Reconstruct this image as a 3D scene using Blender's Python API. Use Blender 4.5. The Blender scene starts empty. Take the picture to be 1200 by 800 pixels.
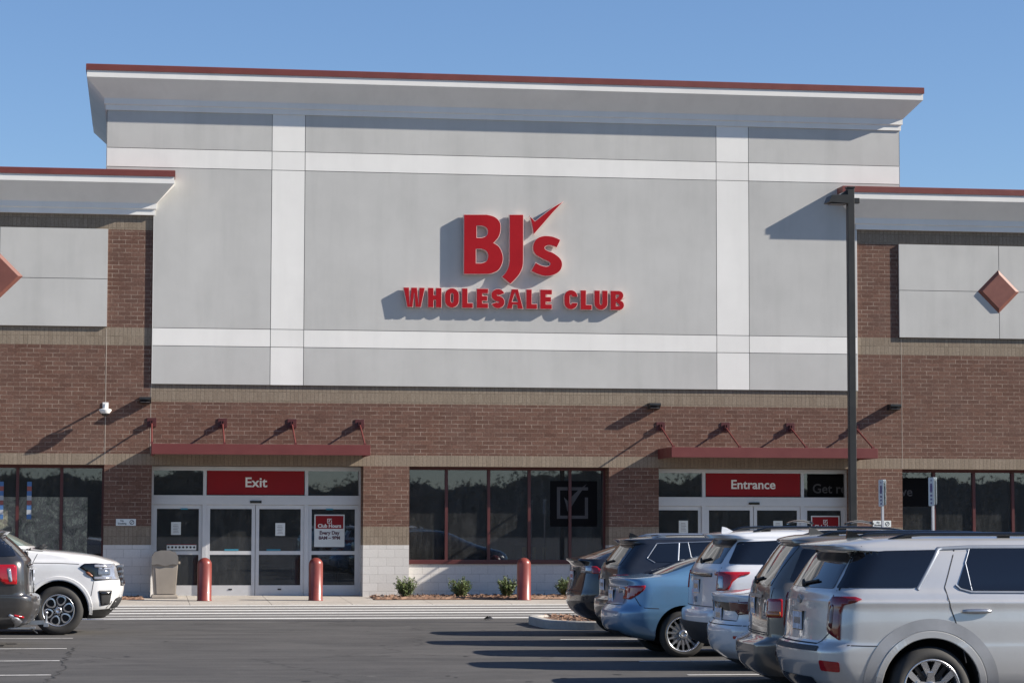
import bpy, bmesh, math, random
from math import sin, cos, pi, radians, atan, tan, sqrt
from mathutils import Vector, Matrix, geometry
from mathutils.bvhtree import BVHTree
random.seed(7)
scene = bpy.context.scene
COL = scene.collection

# ------------------------------------------------------------------ helpers
def link(name, me, parent=None, mats=(), smooth=False, loc=None, rot=None):
    o = bpy.data.objects.new(name, me)
    COL.objects.link(o)
    for m in (mats if isinstance(mats, (list, tuple)) else [mats]):
        me.materials.append(m)
    if smooth:
        me.polygons.foreach_set('use_smooth', [True] * len(me.polygons))
    if parent: o.parent = parent
    if loc: o.location = loc
    if rot: o.rotation_euler = rot
    return o

def tag(o, label=None, cat=None, group=None, kind=None):
    if label: o['label'] = label
    if cat: o['category'] = cat
    if group: o['group'] = group
    if kind: o['kind'] = kind
    return o

def empty(name, loc=(0, 0, 0), rz=0):
    o = bpy.data.objects.new(name, None)
    COL.objects.link(o); o.location = loc; o.rotation_euler = (0, 0, rz)
    o.empty_display_size = .3
    return o

def dup(root, loc, rz=None, label=None):
    r = root.copy(); COL.objects.link(r); r.location = loc
    if rz is not None: r.rotation_euler = (0, 0, rz)
    if label: r['label'] = label
    for ch in list(root.children):
        c = ch.copy(); COL.objects.link(c); c.parent = r
        for g in list(ch.children):
            d = g.copy(); COL.objects.link(d); d.parent = c
    return r

class MB:
    def __init__(s): s.bm = bmesh.new()
    def face(s, pts, mi=0):
        f = s.bm.faces.new([s.bm.verts.new(p) for p in pts]); f.material_index = mi; return f
    def box(s, x0, x1, y0, y1, z0, z1, mi=0, bev=0):
        vs = [s.bm.verts.new((x, y, z)) for x in (x0, x1) for y in (y0, y1) for z in (z0, z1)]
        fs = []
        for q in ((0, 1, 3, 2), (4, 6, 7, 5), (0, 4, 5, 1), (2, 3, 7, 6), (0, 2, 6, 4), (1, 5, 7, 3)):
            f = s.bm.faces.new([vs[i] for i in q]); f.material_index = mi; fs.append(f)
        if bev:
            es = list({e for f in fs for e in f.edges})
            r = bmesh.ops.bevel(s.bm, geom=es, offset=bev, segments=2, affect='EDGES', profile=.5)
            for f in r['faces']: f.material_index = mi
        return s
    def prism(s, poly, axis, a, b, mi=0):
        """poly: 2D outline, extruded along axis from a to b"""
        def P(u, v, w):
            return {'x': (w, u, v), 'y': (u, w, v), 'z': (u, v, w)}[axis]
        A = [s.bm.verts.new(P(u, v, a)) for u, v in poly]
        B = [s.bm.verts.new(P(u, v, b)) for u, v in poly]
        n = len(poly)
        for f in ([s.bm.faces.new(A), s.bm.faces.new(B[::-1])] +
                  [s.bm.faces.new((A[i], B[i], B[(i + 1) % n], A[(i + 1) % n])) for i in range(n)]):
            f.material_index = mi
        return s
    def tube(s, p, q, r, n=10, mi=0, r2=None):
        p, q = Vector(p), Vector(q); d = (q - p)
        if d.length < 1e-6: return s
        d.normalize()
        a = d.orthogonal().normalized(); b = d.cross(a)
        r2 = r if r2 is None else r2
        A = [s.bm.verts.new(p + (a * cos(2*pi*k/n) + b * sin(2*pi*k/n)) * r) for k in range(n)]
        B = [s.bm.verts.new(q + (a * cos(2*pi*k/n) + b * sin(2*pi*k/n)) * r2) for k in range(n)]
        for f in ([s.bm.faces.new(A[::-1]), s.bm.faces.new(B)] +
                  [s.bm.faces.new((A[k], A[(k+1) % n], B[(k+1) % n], B[k])) for k in range(n)]):
            f.material_index = mi
        return s
    def lathe(s, prof, n=32, mi=0, M=None):
        """prof: (r, h) about local z; M optional matrix"""
        M = M or Matrix()
        rings = []
        for r, h in prof:
            if r < 1e-5: rings.append([s.bm.verts.new(M @ Vector((0, 0, h)))])
            else: rings.append([s.bm.verts.new(M @ Vector((r*cos(2*pi*k/n), r*sin(2*pi*k/n), h))) for k in range(n)])
        for A, B in zip(rings, rings[1:]):
            for k in range(n):
                q = []
                for v in (A[k % len(A)], A[(k+1) % len(A)], B[(k+1) % len(B)], B[k % len(B)]):
                    if v not in q: q.append(v)
                if len(q) > 2:
                    f = s.bm.faces.new(q); f.material_index = mi; f.smooth = True
        return s
    def build(s, name, mats, parent=None, smooth=False, loc=None, rot=None, keep=True):
        bmesh.ops.recalc_face_normals(s.bm, faces=s.bm.faces)
        sm = [f.smooth for f in s.bm.faces]
        me = bpy.data.meshes.new(name); s.bm.to_mesh(me); s.bm.free()
        return link(name, me, parent, mats, smooth, loc, rot)

def pipe(mb, pts, r, n=8, mi=0):
    rings = []
    for i, p in enumerate(pts):
        p = Vector(p); d = (Vector(pts[min(i+1, len(pts)-1)]) - Vector(pts[max(i-1, 0)])).normalized()
        a = d.cross(Vector((0, 0, 1)))
        a = a.normalized() if a.length > .01 else Vector((1, 0, 0)); b = a.cross(d)
        rings.append([mb.bm.verts.new(p + (a*cos(2*pi*k/n) + b*sin(2*pi*k/n))*r) for k in range(n)])
    for A, B_ in zip(rings, rings[1:]):
        for k in range(n):
            f = mb.bm.faces.new((A[k], A[(k+1) % n], B_[(k+1) % n], B_[k])); f.material_index = mi; f.smooth = True
    mb.bm.faces.new(rings[0][::-1]); mb.bm.faces.new(rings[-1])

def auto_smooth(o, ang=35):
    me = o.data
    me.polygons.foreach_set('use_smooth', [True] * len(me.polygons))
    bm = bmesh.new(); bm.from_mesh(me)
    for e in bm.edges:
        e.smooth = not (len(e.link_faces) == 2 and e.calc_face_angle(0) > radians(ang))
    bm.to_mesh(me); bm.free()

# ------------------------------------------------------------------ materials
def srgb(r, g, b):
    f = lambda c: c/255/12.92 if c/255 <= .04045 else ((c/255 + .055)/1.055)**2.4
    return (f(r), f(g), f(b), 1)

def new_mat(name):
    m = bpy.data.materials.new(name); m.use_nodes = True
    nt = m.node_tree; b = nt.nodes['Principled BSDF']
    return m, nt, b

def N(nt, typ, **kw):
    n = nt.nodes.new(typ)
    for k, v in kw.items():
        if k in n.inputs: n.inputs[k].default_value = v
        else: setattr(n, k, v)
    return n

def mixc(nt, fac, a, b, blend='MIX'):
    n = nt.nodes.new('ShaderNodeMix'); n.data_type = 'RGBA'; n.blend_type = blend
    for i, v in ((0, fac), (6, a), (7, b)):
        if hasattr(v, 'links'): nt.links.new(v, n.inputs[i])
        elif i == 0: n.inputs[0].default_value = v
        else: n.inputs[i].default_value = v if len(v) == 4 else (*v, 1)
    return n.outputs[2]

def ramp(nt, src, a, b, lo=0., hi=1.):
    n = nt.nodes.new('ShaderNodeMapRange'); nt.links.new(src, n.inputs[0])
    n.inputs[1].default_value = a; n.inputs[2].default_value = b
    n.inputs[3].default_value = lo; n.inputs[4].default_value = hi
    return n.outputs[0]

def noise(nt, scale, detail=4, rough=.55, vec=None, dist=0):
    n = nt.nodes.new('ShaderNodeTexNoise')
    n.inputs['Scale'].default_value = scale; n.inputs['Detail'].default_value = detail
    n.inputs['Roughness'].default_value = rough; n.inputs['Distortion'].default_value = dist
    if vec is not None: nt.links.new(vec, n.inputs['Vector'])
    return n.outputs['Fac']

def world_pos(nt, scale=(1, 1, 1)):
    g = nt.nodes.new('ShaderNodeNewGeometry')
    if scale == (1, 1, 1): return g.outputs['Position']
    m = nt.nodes.new('ShaderNodeVectorMath'); m.operation = 'MULTIPLY'
    nt.links.new(g.outputs['Position'], m.inputs[0]); m.inputs[1].default_value = scale
    return m.outputs[0]

def bump(nt, b, h, strength=.3, dist=.01):
    n = nt.nodes.new('ShaderNodeBump'); n.inputs['Strength'].default_value = strength
    n.inputs['Distance'].default_value = dist
    nt.links.new(h, n.inputs['Height']); nt.links.new(n.outputs[0], b.inputs['Normal'])

def plain(name, col, rough=.5, metal=0, coat=0, var=.12, vscale=3., bmp=0, spec=.5, bscale=60.):
    """painted / moulded surface with a little uneven tone, in object space"""
    m, nt, b = new_mat(name)
    tc = nt.nodes.new('ShaderNodeTexCoord').outputs['Object']
    n1 = noise(nt, vscale, 5, .6, tc)
    k = ramp(nt, n1, .3, .7, 1 - var, 1 + var)
    c = nt.nodes.new('ShaderNodeVectorMath'); c.operation = 'SCALE'
    c.inputs[0].default_value = col[:3]; nt.links.new(k, c.inputs['Scale'])
    nt.links.new(c.outputs[0], b.inputs['Base Color'])
    b.inputs['Roughness'].default_value = rough; b.inputs['Metallic'].default_value = metal
    b.inputs['Coat Weight'].default_value = coat; b.inputs['Coat Roughness'].default_value = .04
    b.inputs['Specular IOR Level'].default_value = spec
    if rough > .12:
        nt.links.new(ramp(nt, n1, .3, .7, rough*.9, rough*1.12), b.inputs['Roughness'])
    if bmp: bump(nt, b, noise(nt, bscale, 3, .6, tc), bmp, .004)
    return m

def paint(name, col, metal=.35, rough=.32, flake=0):
    m, nt, b = new_mat(name)
    tc = nt.nodes.new('ShaderNodeTexCoord').outputs['Object']
    dust = ramp(nt, noise(nt, 2.2, 6, .65, tc), .45, .75, 0, .12)
    sx = nt.nodes.new('ShaderNodeSeparateXYZ'); nt.links.new(tc, sx.inputs[0])
    low = ramp(nt, sx.outputs[2], .75, .2, 0, .22)
    ad = nt.nodes.new('ShaderNodeMath'); ad.operation = 'ADD'; nt.links.new(dust, ad.inputs[0]); nt.links.new(low, ad.inputs[1])
    c = mixc(nt, ad.outputs[0], col, (.16, .145, .125, 1))
    nt.links.new(c, b.inputs['Base Color'])
    b.inputs['Metallic'].default_value = metal; b.inputs['Roughness'].default_value = rough
    b.inputs['Coat Weight'].default_value = 1; b.inputs['Coat Roughness'].default_value = .03
    return m

def brick_mat(name, c1, c2, mortar, bw, rh, ms=.011, offs=.5, bumpv=.5, varc=.25, tone=None):
    m, nt, b = new_mat(name)
    g = nt.nodes.new('ShaderNodeNewGeometry')
    s = nt.nodes.new('ShaderNodeSeparateXYZ'); nt.links.new(g.outputs['Position'], s.inputs[0])
    a = nt.nodes.new('ShaderNodeMath'); a.operation = 'ADD'
    nt.links.new(s.outputs[0], a.inputs[0]); nt.links.new(s.outputs[1], a.inputs[1])
    cv = nt.nodes.new('ShaderNodeCombineXYZ'); nt.links.new(a.outputs[0], cv.inputs[0]); nt.links.new(s.outputs[2], cv.inputs[1])
    br = nt.nodes.new('ShaderNodeTexBrick'); nt.links.new(cv.outputs[0], br.inputs['Vector'])
    br.offset = offs; br.inputs['Scale'].default_value = 1
    br.inputs['Brick Width'].default_value = bw; br.inputs['Row Height'].default_value = rh
    br.inputs['Mortar Size'].default_value = ms; br.inputs['Mortar Smooth'].default_value = .1
    br.inputs['Bias'].default_value = 0
    br.inputs['Color1'].default_value = c1; br.inputs['Color2'].default_value = c2
    pm = noise(nt, 3.1, 5, .7, cv.outputs[0]); mid_ = tuple((c1[i] + c2[i])/2*.92 for i in range(3)) + (1,)
    nt.links.new(mixc(nt, ramp(nt, pm, .36, .62), mid_, mortar), br.inputs['Mortar'])
    n1 = noise(nt, 1.1, 6, .62, g.outputs['Position'])
    n2 = noise(nt, 24, 3, .6, g.outputs['Position'])
    c = mixc(nt, ramp(nt, n1, .35, .7, 0, .35), br.outputs['Color'], tone or (mortar[0]*.9, mortar[1]*.9, mortar[2]*.9, 1))
    k = nt.nodes.new('ShaderNodeVectorMath'); k.operation = 'SCALE'; nt.links.new(c, k.inputs[0])
    nt.links.new(ramp(nt, n2, .3, .7, 1 - varc, 1 + varc), k.inputs['Scale'])
    nt.links.new(k.outputs[0], b.inputs['Base Color'])
    b.inputs['Roughness'].default_value = .85; b.inputs['Specular IOR Level'].default_value = .25
    inv = ramp(nt, br.outputs['Fac'], 0, 1, 1, 0)
    ad = nt.nodes.new('ShaderNodeMath'); ad.operation = 'ADD'; nt.links.new(inv, ad.inputs[0])
    nt.links.new(ramp(nt, n2, .2, .8, 0, .35), ad.inputs[1])
    bump(nt, b, ad.outputs[0], bumpv, .006)
    return m

def stucco(name, col, var=.06):
    m, nt, b = new_mat(name)
    p = world_pos(nt)
    n1 = noise(nt, .55, 6, .62, p); n2 = noise(nt, 95, 2, .5, p)
    n3 = noise(nt, 1, 5, .6, world_pos(nt, (2.2, 2.2, .25)))
    ad = nt.nodes.new('ShaderNodeMath'); ad.operation = 'ADD'
    nt.links.new(ramp(nt, n1, .3, .72, 1 + var, 1 - var), ad.inputs[0]); nt.links.new(ramp(nt, n3, .48, .75, 0, -var*1.1), ad.inputs[1])
    c = nt.nodes.new('ShaderNodeVectorMath'); c.operation = 'SCALE'; c.inputs[0].default_value = col[:3]
    nt.links.new(ad.outputs[0], c.inputs['Scale']); nt.links.new(c.outputs[0], b.inputs['Base Color'])
    b.inputs['Roughness'].default_value = .9; b.inputs['Specular IOR Level'].default_value = .2
    bump(nt, b, n2, .18, .002)
    return m

def asphalt():
    m, nt, b = new_mat('asphalt')
    p = world_pos(nt)
    big = noise(nt, .32, 6, .62, p, 1.2); mid = noise(nt, 1.6, 5, .7, p, .6); fine = noise(nt, 42, 3, .7, p)
    streak = noise(nt, 1, 5, .6, world_pos(nt, (.12, 1.7, 1)))
    c = mixc(nt, ramp(nt, big, .35, .7), (.058, .056, .055, 1), (.092, .088, .085, 1))
    c = mixc(nt, ramp(nt, mid, .45, .75, 0, .6), c, (.043, .042, .042, 1))
    c = mixc(nt, ramp(nt, streak, .45, .75, 0, .55), c, (.115, .109, .105, 1))
    vo = nt.nodes.new('ShaderNodeTexVoronoi'); vo.feature = 'DISTANCE_TO_EDGE'; vo.inputs['Scale'].default_value = .16
    wp = nt.nodes.new('ShaderNodeVectorMath'); wp.operation = 'ADD'; nt.links.new(p, wp.inputs[0])
    nz = nt.nodes.new('ShaderNodeTexNoise'); nz.inputs['Scale'].default_value = .7; nz.inputs['Detail'].default_value = 6
    nt.links.new(p, nz.inputs['Vector']); sc = nt.nodes.new('ShaderNodeVectorMath'); sc.operation = 'SCALE'
    sc.inputs['Scale'].default_value = 2.2; nt.links.new(nz.outputs['Color'], sc.inputs[0]); nt.links.new(sc.outputs[0], wp.inputs[1])
    nt.links.new(wp.outputs[0], vo.inputs['Vector'])
    c = mixc(nt, ramp(nt, vo.outputs['Distance'], .0, .010, .6, 0), c, (.03, .029, .028, 1))
    vs = nt.nodes.new('ShaderNodeTexVoronoi'); vs.inputs['Scale'].default_value = .9; nt.links.new(p, vs.inputs['Vector'])
    c = mixc(nt, ramp(nt, vs.outputs['Distance'], .02, .07, .7, 0), c, (.16, .155, .15, 1))
    k = nt.nodes.new('ShaderNodeVectorMath'); k.operation = 'SCALE'; nt.links.new(c, k.inputs[0])
    nt.links.new(ramp(nt, fine, .25, .75, .72, 1.28), k.inputs['Scale'])
    nt.links.new(k.outputs[0], b.inputs['Base Color'])
    b.inputs['Roughness'].default_value = .85; b.inputs['Specular IOR Level'].default_value = .3
    bump(nt, b, fine, .5, .006)
    return m

def concrete(name, a, b2, bscale=30):
    m, nt, b = new_mat(name)
    p = world_pos(nt)
    c = mixc(nt, ramp(nt, noise(nt, .9, 6, .65, p), .3, .7), a, b2)
    f = noise(nt, bscale, 4, .65, p)
    k = nt.nodes.new('ShaderNodeVectorMath'); k.operation = 'SCALE'; nt.links.new(c, k.inputs[0])
    nt.links.new(ramp(nt, f, .3, .7, .85, 1.15), k.inputs['Scale']); nt.links.new(k.outputs[0], b.inputs['Base Color'])
    b.inputs['Roughness'].default_value = .88; bump(nt, b, f, .3, .004)
    return m

def road_paint(name, col, wear=.5):
    m, nt, b = new_mat(name)
    p = world_pos(nt)
    w = noise(nt, 9, 6, .75, p)
    c = mixc(nt, ramp(nt, w, .52, .66, 0, wear), col, (.12, .115, .11, 1))
    nt.links.new(c, b.inputs['Base Color']); b.inputs['Roughness'].default_value = .7
    return m

def window_glass(name, tint, refl=.1):
    m, nt, b = new_mat(name)
    nt.nodes.remove(b)
    out = nt.nodes['Material Output']
    tr = N(nt, 'ShaderNodeBsdfTransparent'); tr.inputs['Color'].default_value = tint
    gl = N(nt, 'ShaderNodeBsdfGlossy'); gl.inputs['Roughness'].default_value = .012
    gl.inputs['Color'].default_value = (.85, .92, 1, 1)
    p = world_pos(nt)
    bp = nt.nodes.new('ShaderNodeBump'); bp.inputs['Strength'].default_value = .12; bp.inputs['Distance'].default_value = .01
    df = N(nt, 'ShaderNodeBsdfDiffuse'); df.inputs['Color'].default_value = (.35, .36, .36, 1)
    lw = N(nt, 'ShaderNodeLayerWeight'); lw.inputs['Blend'].default_value = .25
    fac = ramp(nt, lw.outputs['Facing'], 0, 1, refl, .9)
    mx = N(nt, 'ShaderNodeMixShader'); nt.links.new(fac, mx.inputs[0])
    nt.links.new(tr.outputs[0], mx.inputs[1]); nt.links.new(gl.outputs[0], mx.inputs[2])
    mx2 = N(nt, 'ShaderNodeMixShader')
    nt.links.new(ramp(nt, noise(nt, 7, 8, .8, world_pos(nt, (1, 1, .3))),   .45, .85, .04, .15), mx2.inputs[0])
    nt.links.new(mx.outputs[0], mx2.inputs[1]); nt.links.new(df.outputs[0], mx2.inputs[2])
    nt.links.new(mx2.outputs[0], out.inputs[0])
    return m

def leaf_mat(name, a, b2):
    m, nt, b = new_mat(name)
    c = mixc(nt, ramp(nt, noise(nt, 6, 4, .6, nt.nodes.new('ShaderNodeTexCoord').outputs['Object']), .35, .65), a, b2)
    nt.links.new(c, b.inputs['Base Color']); b.inputs['Roughness'].default_value = .5
    return m

M = {}
M['brick'] = brick_mat('red_brown_brick', (.102, .052, .038, 1), (.146, .077, .056, 1), (.29, .225, .18, 1), .305, .1016, .0085, .5, .5, .2, (.14, .095, .08, 1))
M['tan'] = brick_mat('tan_soldier_brick', (.20, .158, .118, 1), (.245, .20, .152, 1), (.13, .105, .08, 1), .098, .2175, .009, 0, .5, .16, (.22, .18, .14, 1))
M['tan_hdr'] = brick_mat('tan_header_brick', (.20, .158, .118, 1), (.25, .20, .152, 1), (.13, .105, .08, 1), .098, .6, .009, 0, .5, .16, (.22, .18, .14, 1))
M['block'] = brick_mat('painted_block', (.56, .54, .51, 1), (.62, .60, .57, 1), (.40, .38, .36, 1), .406, .2032, .008, .5, .35, .05, (.5, .48, .45, 1))
M['stucco_grey'] = stucco('grey_stucco', (.475, .472, .455, 1), .075)
M['stucco_white'] = stucco('white_stucco', (.74, .73, .70, 1), .05)
M['groove'] = plain('groove_dark', (.16, .16, .16, 1), .9)
M['cap'] = plain('red_coping_metal', (.155, .036, .029, 1), .5, var=.08)
M['awning'] = plain('red_awning_metal', (.130, .027, .024, 1), .5, var=.06)
M['redframe'] = plain('dark_red_window_frame', (.075, .016, .015, 1), .45, var=.1)
M['alu'] = plain('pale_aluminium', (.55, .55, .56, 1), .42, .35, var=.05)
M['black_metal'] = plain('black_metal', (.022, .024, .026, 1), .45, .2, var=.2)
M['pole'] = plain('dark_bronze_pole', (.024, .025, .025, 1), .5, .3, var=.15)
M['asphalt'] = asphalt()
M['walk'] = concrete('pale_concrete', (.33, .30, .265, 1), (.43, .40, .36, 1), 18)
M['kerb'] = concrete('kerb_concrete', (.30, .29, .27, 1), (.42, .40, .37, 1), 25)
M['crossing'] = concrete('crossing_asphalt', (.11, .105, .10, 1), (.15, .145, .14, 1), 30)
M['paint_white'] = road_paint('white_road_paint', (.70, .69, .67, 1), .55)
M['mulch'] = concrete('bark_mulch', (.13, .062, .036, 1), (.25, .16, .11, 1), 22)
M['bollard'] = plain('red_bollard_plastic', (.19, .040, .030, 1), .36, 0, .15, var=.14, vscale=4)
M['bin'] = plain('beige_plastic', (.28, .245, .205, 1), .55, var=.1, bmp=.1)
M['bin_lid'] = plain('dark_grey_beige_lid', (.15, .14, .13, 1), .55, var=.1)
M['glass'] = window_glass('shop_glass', (.46, .48, .49, 1), .11)
M['sign_red'] = plain('sign_red', (.23, .006, .010, 1), .5, var=.05, spec=.25)
M['letter_red'] = plain('letter_red', (.32, .003, .009, 1), .6, var=.06, vscale=2, spec=.2)
M['letter_edge'] = plain('letter_pink_white_edge', (.75, .55, .50, 1), .4, var=.05)
M['text_white'] = plain('text_white', (.75, .74, .72, 1), .5, var=.03)
M['text_dark'] = plain('text_dark', (.09, .03, .05, 1), .5, var=.03)
M['paper'] = plain('paper_white', (.62, .66, .66, 1), .7, var=.05)
M['inside_wall'] = plain('interior_wall', (.22, .23, .22, 1), .9, var=.35, vscale=1.2)
M['inside_floor'] = plain('interior_floor', (.12, .115, .11, 1), .5, var=.2)
M['faint_white'] = plain('faint_white', (.80, .80, .80, 1), .8, var=.05)
M['inside_dark'] = plain('interior_dark', (.03, .03, .035, 1), .8, var=.3)
M['inside_grey'] = plain('interior_grey', (.25, .25, .26, 1), .8, var=.1)
M['white_plastic'] = plain('white_plastic', (.72, .72, .70, 1), .35, var=.04)
M['diamond'] = plain('terracotta_metal', (.17, .060, .044, 1), .5, var=.1, vscale=5)
M['joint'] = plain('joint_sealant', (.42, .36, .30, 1), .8)
M['shrub'] = leaf_mat('shrub_leaf', (.045, .078, .022, 1), (.15, .19, .065, 1))
M['twig'] = plain('twig_bark', (.09, .065, .045, 1), .9)
M['wood_far'] = leaf_mat('bare_wood', (.13, .115, .09, 1), (.27, .235, .18, 1))
M['yellow'] = plain('yellow_post', (.85, .62, .12, 1), .5)
M['blue_tape'] = plain('blue_tape', (.03, .22, .32, 1), .6)
# cars
M['tyre'] = plain('tyre_rubber', (.028, .027, .026, 1), .75, var=.25, vscale=8)
M['rim'] = plain('alloy_silver', (.62, .62, .63, 1), .25, .9, var=.05)
M['rim_dark'] = plain('alloy_dark', (.025, .025, .027, 1), .35, .6, var=.1)
M['car_glass'] = plain('car_window_glass', (.006, .007, .010, 1), .02, 0, .4, var=0, spec=.8)
M['chrome'] = plain('chrome_trim', (.45, .46, .48, 1), .32, .9, var=.02)
M['satin'] = plain('satin_trim', (.22, .245, .29, 1), .5, .5, var=.02)
M['gloss_black'] = plain('gloss_black', (.008, .008, .009, 1), .12, 0, .5)
M['plastic'] = plain('matt_black_plastic', (.024, .024, .025, 1), .6, var=.2)
M['under'] = plain('underbody_black', (.01, .01, .01, 1), .9)
M['seam'] = plain('panel_gap', (.02, .02, .022, 1), .8)
M['lamp_red'] = plain('lamp_red', (.34, .006, .010, 1), .06, 0, 1, var=.12, vscale=14)
M['lamp_dark'] = plain('lamp_dark_red', (.10, .006, .010, 1), .08, 0, 1, var=.2, vscale=14)
M['lamp_maroon'] = plain('lamp_maroon', (.17, .004, .008, 1), .08, 0, 1, var=.25, vscale=16)
M['lamp_clear'] = plain('lamp_clear', (.36, .36, .38, 1), .10, .5, 1, var=.25, vscale=18)
M['lamp_amber'] = plain('lamp_amber', (.55, .16, .03, 1), .1, 0, 1, var=.3, vscale=30)
M['plate'] = plain('plate_white_blue', (.55, .60, .70, 1), .35, var=.5, vscale=9)
M['arch_grey'] = plain('arch_grey', (.36, .36, .365, 1), .42, .45)  # darker than the silver body: painted shading of the hollow round the arch
M['p_silver'] = paint('paint_silver', (.58, .575, .565, 1), .45, .30)
M['p_brown'] = paint('paint_brown_grey', (.20, .18, .155, 1), .5, .32)
M['p_white'] = paint('paint_white', (.74, .74, .745, 1), 0, .35)
M['p_white2'] = paint('paint_pearl_white', (.70, .71, .73, 1), .1, .35)
M['p_blue'] = paint('paint_light_blue', (.125, .265, .43, 1), .35, .30)
M['p_navy'] = paint('paint_dark_slate', (.022, .026, .036, 1), .45, .30)
M['p_black'] = paint('paint_black', (.010, .012, .020, 1), .2, .22)
M['p_grey'] = paint('paint_dark_grey', (.05, .048, .048, 1), .5, .30)

# ------------------------------------------------------------------ camera / light / sky
F, HC, HOR, VX, ROLL, DIST = 2900., 1.85, 613., 167., .002, 60.
th = atan((600 - VX)/F); pt = atan((HOR - 400)/F)
fw = Vector((sin(th)*cos(pt), cos(th)*cos(pt), sin(pt)))
rt = Vector((cos(th), -sin(th), 0)); up = rt.cross(fw)
rt, up = rt*cos(ROLL) + up*sin(ROLL), up*cos(ROLL) - rt*sin(ROLL)
cam = bpy.data.cameras.new('Camera'); co = bpy.data.objects.new('Camera', cam); COL.objects.link(co)
Mx = Matrix((rt, up, -fw)).transposed().to_4x4(); Mx.translation = Vector((0, -DIST, HC))
co.matrix_world = Mx
cam.sensor_width = 36; cam.lens = 36*F/1200; cam.clip_end = 3000; cam.clip_start = .5
scene.camera = co

KX, KY = 3.7, 2.1                     # towards the sun: (KX, -1, KY)
sd = Vector((KX, -1, KY)).normalized()
elev = math.asin(sd.z); az = math.atan2(sd.x, sd.y)      # compass angle from +Y towards +X
sun = bpy.data.lights.new('sun', 'SUN'); so = bpy.data.objects.new('sun', sun); COL.objects.link(so)
sun.energy = 5.0; sun.angle = radians(.53); sun.color = (1, .92, .81)
so.rotation_euler = sd.to_track_quat('Z', 'Y').to_euler(); so.location = (40, -20, 30)
w = bpy.data.worlds.new('World'); scene.world = w; w.use_nodes = True
nt = w.node_tree; bg = nt.nodes['Background']
sky = nt.nodes.new('ShaderNodeTexSky'); sky.sky_type = 'NISHITA'; sky.sun_disc = False
sky.sun_elevation = elev; sky.sun_rotation = az; sky.altitude = 250
sky.air_density = 1.0; sky.dust_density = 0; sky.ozone_density = 6
nt.links.new(mixc(nt, 1., sky.outputs[0], (1, .935, .945, 1), 'MULTIPLY'), bg.inputs[0]); bg.inputs[1].default_value = .075
vs = scene.view_settings
vs.view_transform = 'Standard'; vs.look = 'None'; vs.gamma = 1; vs.exposure = .92
vs.use_curve_mapping = False
scene.render.engine = 'CYCLES'

# ------------------------------------------------------------------ ground
def sheet(name, pts, m, z=None):
    mb = MB(); mb.face([(p[0], p[1], z if z is not None else p[2]) for p in pts])
    o = mb.build(name, m); tag(o, kind='structure'); return o
sheet('parking_lot', [(-900, -900), (900, -900), (900, 900), (-900, 900)], M['asphalt'], 0)
# footway falling from the shop front to the crossing
mb = MB()
for x0 in [x*1.83 - 30 for x in range(40)]:
    for (ya, yb) in ((-3.6, -1.85), (-1.84, .95)):
        z = lambda y: .02 + .06*(y + 3.6)/3.6
        x1 = x0 + 1.82
        mb.face([(x0, ya, z(ya)), (x1, ya, z(ya)), (x1, yb, z(yb)), (x0, yb, z(yb))])
    mb.face([(x0, -3.6, .02), (x0, -3.62, 0), (x0 + 1.82, -3.62, 0), (x0 + 1.82, -3.6, .02)])
tag(mb.build('sidewalk', M['walk']), kind='structure')
sheet('sidewalk_joints', [(-30, -3.6, .012), (43, -3.6, .012), (43, .95, .075), (-30, .95, .075)], M['groove'])
sheet('crossing', [(-30, -12.3), (14, -12.3), (14, -3.62), (-30, -3.62)], M['crossing'], .004)
mb = MB()
for y, wd in ((-4.1, .5), (-5.65, .55), (-7.2, .5), (-8.75, .5), (-10.2, .22), (-11.6, .42)):
    mb.face([(-30, y - wd/2, .008), (14, y - wd/2, .008), (14, y + wd/2, .008), (-30, y + wd/2, .008)])
tag(mb.build('crossing_stripes', M['paint_white']), kind='structure')
mb = MB()
for y in (-19.5, -22.8, -26.05, -29.2, -32.4, -35.6):
    mb.face([(-8, y - .055, .006), (-1.06, y - .055, .006), (-1.06, y + .055, .006), (-8, y + .055, .006)])
    mb.face([(-20, y - .055, .006), (-8.1, y - .055, .006), (-8.1, y + .055, .006), (-20, y + .055, .006)])
for y in (-20.75, -24.0, -27.1, -30.1, -33.3, -36.45, -39.7):
    mb.face([(6.65, y - .055, .006), (12.6, y - .055, .006), (12.6, y + .055, .006), (6.65, y + .055, .006)])
mb.face([(12.55, -40, .01), (12.66, -40, .01), (12.66, -17.6, .01), (12.55, -17.6, .01)])
tag(mb.build('stall_lines', M['paint_white']), kind='structure')

def mulch(name, x0, x1, y0, y1, zb, seed):
    rnd = random.Random(seed); mb = MB(); nx, ny = int((x1 - x0)/.07), int((y1 - y0)/.07)
    g = [[mb.bm.verts.new((x0 + (x1-x0)*i/nx, y0 + (y1-y0)*j/ny,
          zb + (0 if i in (0, nx) or j in (0, ny) else rnd.uniform(.0, .055)))) for j in range(ny+1)] for i in range(nx+1)]
    for i in range(nx):
        for j in range(ny): mb.bm.faces.new((g[i][j], g[i+1][j], g[i+1][j+1], g[i][j+1]))
    for k in range(int((x1-x0)*(y1-y0)*55)):
        c = Vector((rnd.uniform(x0, x1), rnd.uniform(y0, y1), zb + rnd.uniform(.03, .07)))
        a = Vector((rnd.uniform(-1, 1), rnd.uniform(-1, 1), rnd.uniform(-.4, .4))).normalized()*rnd.uniform(.02, .05)
        b = a.orthogonal().normalized()*.012
        mb.face([c - a - b, c + a - b, c + a + b, c - a + b])
    return mb.build(name, M['mulch'])
tag(mulch('mulch_bed', 5.45, 12.55, -1.75, .45, .065, 1), kind='structure')
tag(mulch('mulch_bed', -7, .1, -1.3, -.02, .065, 2), kind='structure')

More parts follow.
